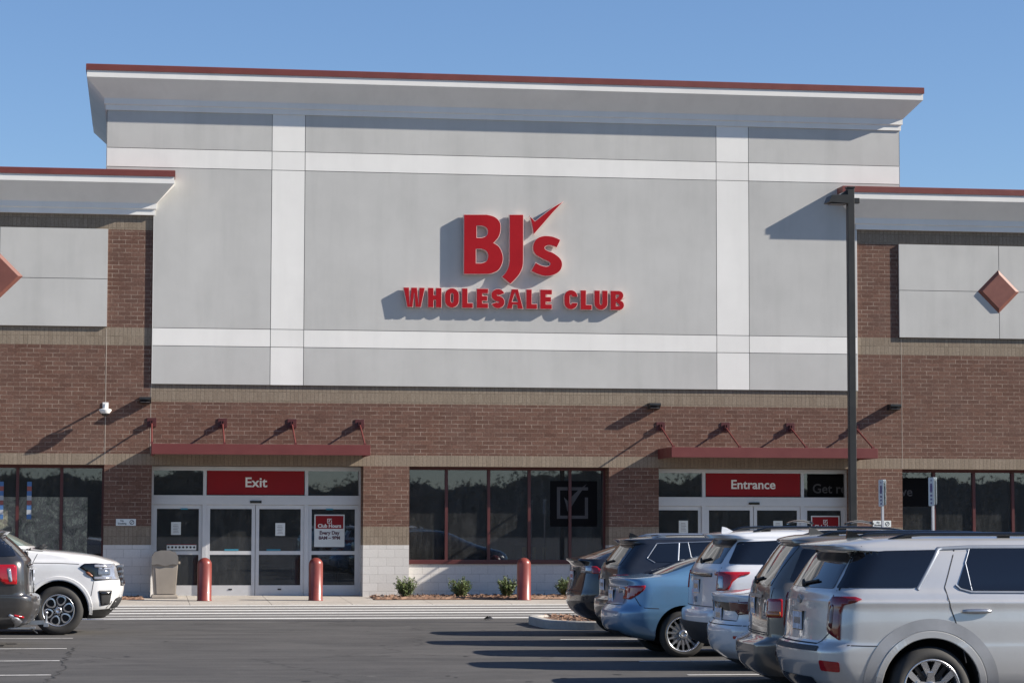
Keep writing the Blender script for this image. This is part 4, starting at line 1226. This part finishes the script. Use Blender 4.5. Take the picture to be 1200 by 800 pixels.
    if 'rails' in sp:
        x0, x1, zr, yr, mt = sp['rails']
        for s in (-1, 1):
            b = MB(); n = 14; pts = []
            for k in range(n+1):
                t = k/n; x = x0 + (x1-x0)*t; h, _ = S.hit('T', x, s*yr); lift = .045*min(1, sin(pi*t)*4)
                pts.append((x, s*yr, h.z + lift + zr))
            pipe(b, pts, .018)
            for k in (1, n//2, n-1): b.box(pts[k][0] - .06, pts[k][0] + .06, s*yr - .012, s*yr + .012, pts[k][2] - .07, pts[k][2])
            b.build('roof_rail', M[mt], root)
        if sp.get('crossbars'):
            for x in sp['crossbars']:
                h, _ = S.hit('T', x, 0); b = MB(); zz = h.z + zr + .07
                pts = [(x, yr*t, zz + .03*(1 - t*t)) for t in [i/6 for i in range(-6, 7)]]
                pipe(b, pts, .016)
                b.build('crossbar', M['gloss_black'], root)
    if 'fin' in sp:
        x, mt = sp['fin']; h, _ = S.hit('T', x, 0); b = MB()
        b.prism([(x - .05, h.z - .01), (x + .14, h.z - .01), (x + .02, h.z + .055), (x - .04, h.z + .07)], 'y', -.018, .018); b.build('roof_antenna', M[mt], root)
    if 'wiper' in sp:
        z, x_ = sp['wiper']; b = MB()
        pts = [S.hit('B', .02 - .045*k, z + .004*k)[0] + Vector((-.022, 0, 0)) for k in range(9)]
        pipe(b, pts, .012)
        b.lathe([(0, .02), (.035, .016), (.04, 0)], 12, 0, Matrix.Translation(pts[0]) @ Matrix.Rotation(-pi/2, 4, 'Y'))
        b.build('rear_wiper', M['plastic'], root)
    return root, S, P

# --- silver three-row suv -------------------------------------------------
K = [ # z, xr, xf, hw, rr, br, rf, bf
 (.24, .34, 4.70, .84, .25, .10, .35, .2), (.30, .20, 4.82, .90, .25, .10, .35, .2), (.42, .06, 4.92, .955, .25, .12, .4, .22), (.50, .03, 4.95, .975, .24, .13, .4, .22),
 (.60, .00, 4.97, .985, .22, .13, .4, .22), (.70, .00, 4.98, .988, .22, .13, .4, .22), (.745, .03, 4.98, .988, .22, .13, .4, .22), (.79, .09, 4.97, .986, .22, .12, .4, .2),
 (.95, .10, 4.93, .988, .22, .12, .4, .2), (1.08, .115, 4.85, .982, .22, .12, .45, .2), (1.145, .12, 4.65, .986, .22, .12, .48, .2), (1.165, .125, 4.55, .970, .22, .12, .5, .2), (1.225, .14, 4.2, .95, .22, .12, .5, .25),
 (1.27, .17, 3.85, .925, .24, .12, .5, .3), (1.40, .255, 3.60, .885, .25, .11, .5, .3), (1.53, .345, 3.36, .835, .26, .10, .5, .3), (1.60, .395, 3.20, .80, .26, .10, .5, .3),
 (1.612, .27, 3.17, .785, .22, .07, .5, .3), (1.635, .245, 3.12, .775, .24, .07, .5, .3), (1.66, .22, 3.05, .755, .28, .08, .5, .3), (1.70, .44, 2.90, .69, .35, .1, .5, .3),
 (1.73, .75, 2.65, .58, .4, .1, .45, .3), (1.752, 1.25, 2.3, .35, .3, .1, .3, .1), (1.757, 1.5, 2.1, .12, .1, .02, .1, .02)]
silver = dict(paint='p_silver', keys=K, clad=.36, R=.375, rr=.262, axles=(1.08, 3.98), wheel='five_y', archR=.455, tap=.055,
 side_glass=[[(.30, 1.275), (.475, 1.60), (1.20, 1.618), (.965, 1.275)], [(1.345, 1.285), (1.46, 1.25), (2.30, 1.245), (2.30, 1.63), (1.50, 1.625)],
             [(2.36, 1.245), (3.3, 1.25), (3.62, 1.30), (3.20, 1.60), (2.36, 1.63)]],
 side_trim=[([(.97, 1.262), (1.215, 1.628), (1.50, 1.642), (2.4, 1.646), (3.1, 1.63)], .035, 'satin', False), ([(1.33, 1.30), (1.37, 1.262), (1.47, 1.236), (2.3, 1.232), (3.6, 1.25)], .022, 'satin', False),
            ([(1.505, 1.625), (1.445, 1.50), (1.475, 1.25)], .012, 'satin', False)],
 side_seams=[[(1.375, 1.65), (1.30, 1.47), (1.225, 1.28), (1.26, 1.1), (1.34, .87), (1.40, .6)], [(2.33, 1.25), (2.33, .8), (2.30, .42)], [(.30, .76), (.45, .755), (.70, .75)], [(.50, 1.65), (.36, 1.42), (.27, 1.25)]],
 side_parts=[],
 corner=(.42, .31), wrap_parts=[('tail_light', [(.03, .90), (.03, 1.14), (.08, 1.195), (.38, 1.195), (.45, 1.170), (.38, 1.145), (.25, 1.12), (.22, 1.05), (.215, .80), (.06, .87)], 'lamp_maroon', .014), ('black_pillar', [(.06, 1.272), (.17, 1.59), (.47, 1.605), (.30, 1.272)], 'car_glass', .0055),
             ('lamp_core', [(.06, .93), (.06, 1.10), (.09, 1.13), (.13, 1.12), (.12, .90)], 'lamp_dark', .0165),
             ('reflector', [(.02, .53), (.02, .625), (.22, .61), (.22, .52)], 'lamp_red', .008)],
 flares=[(.456, .525, .010, 'p_silver'), (.532, .635, .005, 'arch_grey')], flare_y=.98, handles=[(1.50, 1.065), (2.55, 1.065)],  # outer ring is the arch hollow's shade in colour, inner ring is trim
 rear_parts=[('rear_window', [(-.72, 1.265), (-.64, 1.585), (.64, 1.585), (.72, 1.265)], 'car_glass', .005), ('bumper_insert', [(-.72, .745), (-.72, .70), (.72, .70), (.72, .745)], 'plastic', .006),
             ('skid_plate', [(-.62, .30), (-.55, .46), (.55, .46), (.62, .30)], 'gloss_black', .008)],
 rear_seams=[[(-.78, 1.25), (-.78, .86), (-.6, .765), (.6, .765), (.78, .86), (.78, 1.25)]],
 plate=.955, emblem=1.155, rails=(.80, 3.0, -.012, .60, 'gloss_black'), crossbars=None, fin=(.62, 'gloss_black'), wiper=(1.30, 0))
car('silver three-row SUV with black side glass, nearest in the right row', 6.01, -37.30, 0, silver, 'suv')

# --- brown minivan ---------------------------------------------------------
K = [
 (.22, .36, 4.70, .82, .25, .10, .4, .2), (.30, .16, 4.84, .90, .25, .10, .4, .2), (.40, .04, 4.92, .95, .24, .10, .4, .2), (.52, .0, 4.96, .975, .22, .10, .4, .2), (.62, .0, 4.97, .985, .22, .10, .4, .25),
 (.655, .06, 4.96, .985, .20, .08, .4, .25), (.70, .15, 4.94, .985, .18, .07, .4, .3), (.90, .155, 4.86, .985, .17, .07, .4, .3), (1.08, .17, 4.6, .975, .17, .07, .5, .3), (1.18, .185, 4.25, .955, .17, .07, .5, .3),
 (1.25, .21, 3.95, .93, .18, .07, .5, .3), (1.40, .31, 3.7, .885, .18, .07, .5, .3), (1.55, .42, 3.42, .835, .2, .07, .5, .3), (1.64, .49, 3.2, .80, .2, .07, .5, .3), (1.655, .455, 3.15, .775, .2, .06, .5, .3),
 (1.685, .45, 3.05, .765, .22, .06, .5, .3), (1.71, .50, 2.95, .74, .25, .08, .5, .3), (1.735, .62, 2.75, .66, .3, .1, .5, .3), (1.76, 1.1, 2.4, .45, .3, .1, .4, .2), (1.768, 1.4, 2.1, .15, .1, .02, .1, .02)]
van = dict(paint='p_brown', keys=K, clad=.30, R=.345, rr=.235, axles=(1.13, 4.13), wheel='seven', tap=.05,
 side_glass=[[(.42, 1.27), (.58, 1.60), (1.5, 1.61), (1.5, 1.25)], [(1.57, 1.25), (1.57, 1.61), (2.6, 1.62), (2.6, 1.24)]],
 corner=(.42, .24), wrap_parts=[('tail_light', [(.08, .90), (.08, 1.09), (.33, 1.09), (.33, .90)], 'lamp_red', .012), ('turn_lamp', [(.10, .915), (.10, .965), (.31, .965), (.31, .915)], 'lamp_amber', .0145),
  ('reverse_lamp', [(-.06, .915), (-.06, 1.075), (.07, 1.075), (.07, .915)], 'lamp_clear', .011)],
 rear_parts=[('rear_window', [(-.78, 1.22), (-.70, 1.63), (.70, 1.63), (.78, 1.22)], 'car_glass', .005), ('chrome_bar', [(-.5, 1.09), (-.5, 1.125), (.5, 1.125), (.5, 1.09)], 'chrome', .008)],
 rear_seams=[[(-.84, 1.2), (-.84, .72), (.84, .72), (.84, 1.2)], [(-.8, .74), (.8, .74)]],
 plate=1.0, rails=(.75, 3.0, -.015, .64, 'gloss_black'), fin=(.8, 'p_brown'), wiper=(1.265, 0))
car('brown grey minivan with square red and amber tail lamps, second nearest in the right row', 6.24, -34.40, radians(-7), van, 'minivan')

# --- white sedan -----------------------------------------------------------
K = [
 (.20, .40, 4.50, .80, .25, .1, .4, .2), (.28, .22, 4.7, .87, .3, .14, .4, .25), (.40, .05, 4.82, .91, .32, .16, .45, .25), (.50, .01, 4.86, .925, .33, .17, .45, .25), (.64, .0, 4.87, .93, .33, .17, .45, .25), (.70, .03, 4.86, .93, .33, .17, .45, .25),
 (.76, .075, 4.84, .93, .32, .17, .45, .3), (.88, .085, 4.7, .925, .30, .17, .45, .3), (.97, .07, 4.4, .905, .28, .16, .5, .3), (1.02, .055, 4.0, .88, .28, .15, .5, .3), (1.045, .065, 3.8, .86, .28, .14, .5, .3), (1.075, .40, 3.6, .835, .25, .1, .5, .3),
 (1.12, .68, 3.45, .80, .25, .1, .5, .3), (1.25, 1.02, 3.15, .74, .3, .1, .5, .3), (1.36, 1.38, 2.85, .67, .3, .1, .5, .3), (1.42, 1.7, 2.6, .58, .3, .1, .4, .2), (1.445, 1.95, 2.4, .35, .2, .05, .2, .05)]
wsed = dict(paint='p_white', keys=K, clad=.30, R=.33, rr=.235, axles=(1.02, 3.86), wheel='multi', tap=.07,
 side_glass=[[(1.2, 1.09), (1.62, 1.36), (2.7, 1.37), (3.2, 1.08)]],
 corner=(.55, .45), wrap_parts=[('tail_light', [(-.22, .86), (-.22, .965), (.25, .975), (.48, .955), (.40, .85), (.0, .82), (-.08, .86)], 'lamp_dark', .012), ('reflector', [(.0, .55), (.0, .585), (.28, .575), (.28, .55)], 'lamp_red', .006)],
 rear_parts=[('tail_light', [(-.62, .86), (-.62, .955), (.62, .955), (.62, .86)], 'gloss_black', .008)],
 rear_seams=[[(-.66, .99), (-.6, .75), (.6, .75), (.66, .99)], [(-.85, .70), (.85, .70)]], plate=.80, emblem=.915)
car('white sedan with low tail between the white SUV and the brown minivan', 6.57, -31.78, 0, wsed, 'sedan')

# --- white suv (also the dark grey one on the left) --------------------------
K = [
 (.26, .36, 4.72, .84, .25, .10, .35, .2), (.34, .14, 4.86, .92, .25, .12, .35, .2), (.46, .04, 4.95, .965, .24, .14, .4, .2), (.58, .0, 4.98, .985, .24, .14, .4, .2), (.68, -.005, 4.99, .99, .24, .14, .4, .2), (.74, .02, 4.99, .99, .22, .13, .4, .2),
 (.78, .10, 4.98, .99, .20, .11, .4, .2), (.96, .115, 4.94, .995, .20, .11, .4, .2), (1.10, .125, 4.86, .99, .20, .11, .45, .2), (1.20, .135, 4.6, .975, .20, .11, .5, .2), (1.27, .15, 4.2, .95, .20, .11, .5, .25),
 (1.33, .185, 3.85, .92, .22, .11, .5, .3), (1.45, .27, 3.6, .88, .22, .10, .5, .3), (1.57, .36, 3.35, .835, .23, .10, .5, .3), (1.65, .43, 3.2, .80, .24, .10, .5, .3),
 (1.662, .34, 3.15, .785, .22, .07, .5, .3), (1.69, .31, 3.08, .775, .24, .07, .5, .3), (1.715, .28, 3.0, .75, .28, .08, .5, .3), (1.75, .55, 2.85, .68, .35, .1, .5, .3), (1.775, .95, 2.6, .52, .4, .1, .4, .3), (1.788, 1.4, 2.2, .15, .1, .03, .1, .03)]
expl = dict(paint='p_white2', keys=K, clad=.60, R=.375, rr=.25, axles=(1.10, 3.96), wheel='five_y', tap=.05,
 side_glass=[[(.34, 1.345), (.50, 1.62), (1.60, 1.665), (1.60, 1.335)], [(1.66, 1.335), (1.66, 1.668), (2.5, 1.67), (2.5, 1.325)], [(2.56, 1.325), (2.56, 1.668), (3.0, 1.65), (3.5, 1.34)]],
 side_seams=[[(1.40, 1.67), (1.34, 1.3), (1.42, .9), (1.48, .6)], [(2.53, 1.3), (2.53, .5)], [(.30, .76), (.68, .75)]],
 corner=(.43, .31), wrap_parts=[('tail_light', [(.10, 1.01), (.10, 1.245), (.60, 1.245), (.585, 1.215), (.46, 1.19), (.36, 1.12), (.30, 1.01)], 'lamp_red', .016), ('reverse_lamp', [(.13, 1.03), (.12, 1.19), (.22, 1.19), (.23, 1.03)], 'lamp_clear', .0185), ('tail_light', [(-.02, 1.20), (-.02, 1.245), (.10, 1.245), (.10, 1.20)], 'lamp_red', .012)],
 rear_parts=[('rear_window', [(-.74, 1.345), (-.66, 1.645), (.66, 1.645), (.74, 1.345)], 'car_glass', .005), ('tailgate_bar', [(-.62, 1.175), (-.62, 1.225), (.62, 1.225), (.62, 1.175)], 'gloss_black', .010)],
 rear_seams=[[(-.80, 1.3), (-.78, .80), (.78, .80), (.80, 1.3)]], flares=[(.455, .515, .012, 'plastic')],
 plate=1.05, emblem=.88, rails=(.72, 3.05, .0, .63, 'gloss_black'), crossbars=(1.5, 2.3), fin=(.50, 'p_white2'), wiper=(1.375, 0))
car('white mid-size SUV with black roof rails between the blue and white sedans', 7.02, -28.45, 0, expl, 'suv')
gx = dict(expl); gx.update(paint='p_grey', fin=(.5, 'p_grey'), clad=.34, flares=[(.455, .515, .012, 'p_grey')])
gx['wrap_parts'] = [('tail_light', [(.31, .93), (.31, 1.20), (.35, 1.225), (.68, 1.22), (.66, 1.14), (.58, 1.0), (.50, .93)], 'lamp_red', .016), ('exhaust_trim', [(.14, .30), (.14, .38), (.42, .50), (.44, .46), (.30, .34), (.26, .30)], 'chrome', .014),
                    ('reflector', [(.16, .42), (.16, .455), (.34, .49), (.34, .455)], 'lamp_red', .016)]
gx['wrap_parts'].append(('reverse_lamp', [(.38, .97), (.41, 1.17), (.47, 1.17), (.43, .97)], 'lamp_clear', .0185))
gx['axles'] = (1.15, 4.0); gx['crossbars'] = None
gx['keys'] = [(k[0], k[1] + ((k[0] - 1.3)*.33 + (.06 if 1.66 < k[0] < 1.72 else 0) if k[0] > 1.3 else 0)) + tuple(k[2:]) for k in K]
g_root, S_, P_ = car('dark grey SUV tail with bright red lamp at the left edge, before the white SUV', -1.50, -21.35, pi, gx, 'suv')
b = MB()     # hitch step below the bumper
b.box(-.05, .42, -.03, .03, .30, .36); b.box(-.12, -.05, -.12, .12, .27, .33); b.tube((-.08, .0, .33), (-.08, 0, .44), .022, 10); b.lathe([(0, .09), (.03, .075), (.035, .05), (.02, .02), (0, .01)], 12, 0, Matrix.Translation((-.08, 0, .42)))
b.box(.05, .5, .35, .75, .27, .285); b.tube((.15, .5, .28), (.02, .68, .20), .008, 6)
b.build('tow_hitch', M['chrome'], g_root)

# --- light blue sedan --------------------------------------------------------
K = [
 (.20, .62, 4.50, .80, .25, .1, .4, .2), (.25, .34, 4.62, .86, .3, .14, .4, .2), (.32, .12, 4.74, .895, .33, .18, .4, .2), (.42, .02, 4.84, .915, .34, .20, .45, .25), (.52, .0, 4.86, .93, .35, .21, .45, .25), (.62, .005, 4.87, .935, .35, .21, .45, .25), (.67, .04, 4.86, .935, .34, .20, .45, .25),
 (.74, .10, 4.84, .935, .30, .19, .45, .3), (.90, .13, 4.7, .925, .28, .18, .45, .3), (1.00, .135, 4.3, .905, .26, .17, .5, .3), (1.06, .12, 3.9, .875, .26, .16, .5, .3), (1.085, .13, 3.75, .855, .26, .15, .5, .3), (1.105, .36, 3.6, .835, .22, .12, .5, .3),
 (1.125, .56, 3.5, .80, .22, .1, .5, .3), (1.20, .82, 3.3, .755, .25, .1, .5, .3), (1.30, 1.10, 3.05, .70, .3, .1, .5, .3), (1.39, 1.42, 2.8, .64, .3, .1, .5, .3), (1.44, 1.75, 2.6, .52, .3, .1, .4, .2), (1.462, 2.0, 2.4, .25, .2, .05, .15, .05)]
blue = dict(paint='p_blue', keys=K, clad=None, R=.325, rr=.245, axles=(.97, 3.80), wheel='multi', archR=.395, tap=.065,
 side_glass=[[(1.35, 1.10), (1.75, 1.36), (2.7, 1.38), (3.2, 1.09)]],
 corner=(.58, .46), wrap_parts=[('tail_light', [(-.05, .80), (-.05, .975), (.15, .99), (.43, .995), (.40, .93), (.32, .87), (.18, .80)], 'lamp_red', .012), ('reverse_lamp', [(-.24, .88), (-.24, .97), (-.08, .965), (.02, .955), (.0, .84), (-.04, .84), (-.06, .90)], 'lamp_clear', .0155)],
 rear_parts=[('rear_window', [(-.66, 1.145), (-.56, 1.36), (.56, 1.36), (.66, 1.145)], 'car_glass', .005), ('chrome_bar', [(-.6, .955), (-.6, .985), (.6, .985), (.6, .955)], 'chrome', .010), ('lower_grille', [(-.5, .26), (-.5, .36), (.5, .36), (.5, .26)], 'plastic', .006)],
 side_seams=[[(.30, .83), (.36, .72), (.42, .685), (.62, .675)], [(1.7, 1.1), (1.62, .8), (1.5, .6)]], rear_seams=[[(-.66, 1.02), (-.58, .72), (.58, .72), (.66, 1.02)]],
 plate=.83)
car('light blue sedan with multi-spoke wheels in the middle of the right row', 6.51, -25.22, 0, blue, 'sedan')

# --- dark slate suv ---------------------------------------------------------
K = [
 (.26, .30, 4.45, .80, .25, .1, .35, .2), (.34, .12, 4.58, .87, .25, .12, .35, .2), (.46, .02, 4.66, .91, .24, .14, .4, .2), (.60, .0, 4.69, .92, .24, .14, .4, .2), (.70, .01, 4.69, .92, .22, .13, .4, .2), (.75, .08, 4.68, .92, .20, .12, .4, .2),
 (.95, .09, 4.6, .92, .20, .12, .4, .2), (1.08, .10, 4.3, .905, .20, .12, .45, .2), (1.17, .12, 3.9, .88, .2, .11, .5, .25), (1.22, .15, 3.65, .86, .2, .11, .5, .3), (1.36, .26, 3.4, .81, .22, .10, .5, .3), (1.50, .37, 3.15, .76, .23, .10, .5, .3), (1.545, .40, 3.05, .745, .23, .10, .5, .3),
 (1.555, .37, 3.02, .735, .22, .07, .5, .3), (1.58, .35, 2.95, .725, .24, .07, .5, .3), (1.61, .30, 2.85, .70, .28, .08, .5, .3), (1.645, .60, 2.6, .60, .35, .1, .4, .3), (1.67, 1.1, 2.3, .35, .2, .05, .2, .1), (1.675, 1.4, 2.0, .12, .1, .02, .1, .02)]
dsuv = dict(paint='p_navy', keys=K, clad=.44, R=.35, rr=.24, axles=(.98, 3.77), wheel='seven', tap=.05,
 side_glass=[[(.75, 1.275), (.64, 1.33), (.80, 1.54), (1.62, 1.57), (1.62, 1.25)], [(1.68, 1.25), (1.68, 1.57), (2.6, 1.57), (3.1, 1.26)]],
 side_trim=[([(.74, 1.262), (.625, 1.33), (.79, 1.552), (1.65, 1.582), (2.7, 1.582)], .016, 'chrome', False), ([(1.13, 1.56), (1.09, 1.26)], .030, 'satin', False), ([(1.27, 1.57), (1.31, 1.26)], .016, 'satin', False)],
 corner=(.42, .32), wrap_parts=[('tail_light', [(-.1, .98), (-.1, 1.09), (.42, 1.08), (.36, 1.0)], 'lamp_red', .012)],
 rear_parts=[('rear_window', [(-.70, 1.225), (-.62, 1.53), (.62, 1.53), (.70, 1.225)], 'car_glass', .005)],
 rear_seams=[[(-.76, 1.2), (-.74, .78), (.74, .78), (.76, 1.2)]], plate=.92, rails=(.75, 2.9, -.01, .56, 'chrome'), fin=(.55, 'gloss_black'), wiper=(1.26, 0))
car('dark slate SUV with chrome-edged side windows behind the blue sedan', 6.95, -22.35, 0, dsuv, 'suv')

# --- black sloping-tail car ---------------------------------------------------
K = [
 (.24, .40, 4.4, .80, .25, .1, .4, .2), (.32, .20, 4.55, .88, .3, .14, .4, .2), (.44, .05, 4.66, .94, .33, .18, .45, .25), (.56, .0, 4.70, .955, .34, .19, .45, .25), (.68, .0, 4.72, .96, .34, .19, .45, .25), (.78, .03, 4.70, .96, .33, .18, .45, .3), (.95, .07, 4.5, .95, .3, .16, .5, .3),
 (1.06, .09, 4.1, .93, .28, .15, .5, .3), (1.15, .095, 3.75, .90, .27, .14, .5, .3), (1.20, .06, 3.6, .86, .28, .14, .5, .3), (1.245, .0, 3.5, .82, .30, .14, .5, .3), (1.27, .0, 3.42, .80, .30, .14, .5, .3), (1.275, .10, 3.4, .79, .3, .13, .5, .3), (1.32, .34, 3.3, .76, .28, .1, .5, .3), (1.42, .66, 3.08, .71, .3, .1, .5, .3), (1.52, .98, 2.85, .64, .3, .1, .5, .3),
 (1.59, 1.32, 2.6, .53, .3, .1, .4, .2), (1.62, 1.7, 2.35, .3, .2, .05, .2, .1), (1.624, 1.85, 2.2, .1, .05, .02, .05, .02)]
blk = dict(paint='p_black', keys=K, clad=.30, R=.35, rr=.25, axles=(.95, 3.84), wheel='seven', tap=.06,
 side_glass=[[(.62, 1.2), (1.0, 1.46), (1.5, 1.55), (2.6, 1.55), (3.3, 1.19)]],
 corner=(.55, .44), wrap_parts=[('tail_light', [(-.15, 1.04), (-.15, 1.15), (.20, 1.16), (.45, 1.03)], 'lamp_clear', .010), ('tail_light', [(.22, 1.03), (.20, 1.15), (.30, 1.15), (.48, 1.03)], 'lamp_red', .014)],
 rear_parts=[('rear_window', [(-.62, 1.335), (-.50, 1.56), (.50, 1.56), (.62, 1.335)], 'car_glass', .004)],
 rear_seams=[[(-.72, 1.18), (-.66, .74), (.66, .74), (.72, 1.18)]], plate=.98)
car('black car with a ducktail spoiler, farthest in the right row beside the kerbed island', 7.09, -18.90, 0, blk)

# --- large white suv backed in on the left ------------------------------------
K = [
 (.26, .30, 5.02, .86, .25, .1, .35, .12), (.33, .12, 5.10, .93, .25, .12, .4, .14), (.42, .04, 5.20, .97, .24, .12, .42, .16), (.52, .0, 5.27, 1.0, .22, .12, .42, .17), (.62, .0, 5.305, 1.01, .22, .12, .42, .17), (.74, .02, 5.33, 1.015, .2, .1, .42, .17), (.86, .1, 5.335, 1.015, .2, .1, .42, .17),
 (.94, .11, 5.31, 1.015, .2, .1, .42, .17), (1.05, .12, 5.29, 1.015, .2, .1, .42, .17), (1.15, .13, 5.26, 1.01, .2, .1, .42, .18), (1.205, .14, 5.19, .995, .2, .1, .44, .2), (1.25, .15, 5.05, .975, .2, .1, .46, .2), (1.31, .17, 4.82, .96, .2, .1, .48, .2), (1.36, .2, 4.48, .945, .2, .1, .5, .2), (1.40, .22, 4.05, .93, .2, .1, .5, .25), (1.42, .24, 3.92, .92, .2, .1, .5, .3),
 (1.50, .28, 3.72, .90, .2, .1, .5, .3), (1.65, .36, 3.42, .86, .2, .1, .5, .3), (1.78, .42, 3.12, .82, .25, .1, .5, .3), (1.86, .5, 2.85, .76, .3, .1, .5, .3), (1.91, .8, 2.5, .6, .3, .1, .4, .2), (1.935, 1.3, 2.1, .25, .2, .05, .2, .05)]
M['lamp_amber2'] = plain('dull_amber', (.20, .075, .035, 1), .2, 0, .5)
M['lamp_lens'] = plain('lamp_lens', (.12, .13, .15, 1), .08, .3, 1, var=.3, vscale=20)
M['ws_glass'] = plain('pale_windshield', (.16, .21, .19, 1), .05, 0, .5, var=.1)
xpd = dict(paint='p_white', keys=K, clad=.40, R=.408, rr=.262, axles=(1.15, 4.27), wheel='petal', archR=.49, tap=.03,
 side_glass=[[(2.2, 1.42), (2.2, 1.80), (2.75, 1.79), (3.35, 1.43)], [(1.2, 1.42), (1.2, 1.80), (2.12, 1.80), (2.12, 1.42)], [(.4, 1.42), (.55, 1.78), (1.12, 1.79), (1.12, 1.42)]],
 side_parts=[('windshield_edge', [(3.22, 1.83), (3.30, 1.835), (3.98, 1.455), (3.90, 1.45), (3.78, 1.47)], 'ws_glass', .008), ('windshield_seal', [(3.24, 1.84), (3.30, 1.86), (4.02, 1.46), (3.98, 1.445)], 'gloss_black', .010), ('headlight', [(4.60, 1.11), (4.68, 1.175), (4.86, 1.18), (5.0, 1.17), (5.0, .90), (4.84, .895), (4.78, 1.0)], 'gloss_black', .010), ('turn_lamp', [(4.72, 1.0), (4.70, 1.04), (4.76, 1.04), (4.83, .975), (4.81, .95)], 'lamp_amber2', .013), ('bumper_valance', [(4.80, .41), (5.10, .43), (5.20, .60), (5.27, .62), (5.26, .44), (5.05, .30), (4.80, .30)], 'plastic', .008),
             ('lamp_blade', [(4.84, 1.11), (4.84, 1.155), (5.12, 1.15), (5.12, 1.11)], 'lamp_clear', .018), ('lamp_blade', [(4.84, .91), (4.84, .96), (5.13, .96), (5.13, .91)], 'lamp_clear', .018), ('headlight_lens', [(4.90, .98), (4.90, 1.085), (5.10, 1.085), (5.10, .98)], 'lamp_lens', .014),
             ('fog_recess', [(4.92, .73), (5.14, .735), (5.10, .50), (4.96, .48)], 'plastic', .010), ('fog_blade', [(4.95, .66), (4.95, .71), (5.13, .715), (5.12, .665)], 'gloss_black', .018)],
 side_seams=[[(3.95, 1.4), (3.80, 1.1), (3.72, .5)], [(3.8, 1.185), (4.3, 1.18), (4.6, 1.165)], [(4.80, .64), (4.84, .88)]],
 flares=[(.50, .56, .012, 'p_white')], handles=[(2.5, 1.2)], handle_mat='p_white',
 front_parts=[('grille', [(-.60, .80), (-.66, 1.14), (.66, 1.14), (.60, .80)], 'gloss_black', .012), ('windshield', [(-.84, 1.46), (-.72, 1.82), (.72, 1.82), (.84, 1.46)], 'ws_glass', .006), ('lower_grille', [(-.7, .44), (-.62, .60), (.62, .60), (.7, .44)], 'plastic', .010)],
 front_pair=[('headlight', [(.68, .90), (.68, 1.17), (.97, 1.16), (.97, .90)], 'lamp_clear', .012)], rails=(.6, 2.8, 0, .7, 'gloss_black'))
x_root, XS, XP = car('large white SUV backed into the left row, its hood and wheel showing', -.27 - 5.335, -17.30, 0, xpd, 'suv')
b = MB()
for k in range(4):
    z = .85 + .085*k; b.box(5.22, 5.315, -.55, .55, z, z + .035, bev=.006)
b.build('grille_bar', M['chrome'], x_root)
b = MB()
for s in (-1, 1):
    b.tube((3.98, s*.62, 1.47), (3.90, s*.05, 1.46), .012, 6); b.box(3.86, 4.02, s*.05 - .02, s*.62 + .02, 1.425, 1.445)
b.build('wiper', M['plastic'], x_root)
b = MB()
for s in (-1, 1):
    b.lathe([(0, -.10), (.06, -.09), (.10, -.02), (.10, .05), (.05, .10), (0, .105)], 16, 0, Matrix.Translation((3.45, s*1.10, 1.47)) @ Matrix.Diagonal((.7, 1.3, 1, 1)))
b.build('side_mirror', M['gloss_black'], x_root, True)
for o in list(bpy.data.objects):
    if o.type == 'MESH' and not o.data.polygons: bpy.data.objects.remove(o)

# brush reflected in the left shop window, painted on thin sheets
m_, nt_, b_ = new_mat('brush_reflection')
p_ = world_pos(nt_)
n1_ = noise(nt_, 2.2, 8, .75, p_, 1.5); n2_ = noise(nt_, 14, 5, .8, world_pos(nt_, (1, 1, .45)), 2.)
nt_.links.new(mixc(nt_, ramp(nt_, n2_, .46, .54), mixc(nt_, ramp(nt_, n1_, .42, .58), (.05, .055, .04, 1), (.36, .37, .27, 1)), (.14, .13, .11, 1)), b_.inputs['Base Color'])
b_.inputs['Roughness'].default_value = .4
e = empty('window_reflection', (-2.4, .52, .96)); tag(e, 'pale mottled green-grey sheets painted as brush reflected in the lower left shop window', 'brush reflection')
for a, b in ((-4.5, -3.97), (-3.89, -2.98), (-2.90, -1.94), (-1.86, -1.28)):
    mb = MB(); mb.box(a + 2.4, b + 2.4, 0, .004, .01, 1.50); mb.build('reflection_sheet', m_, e)
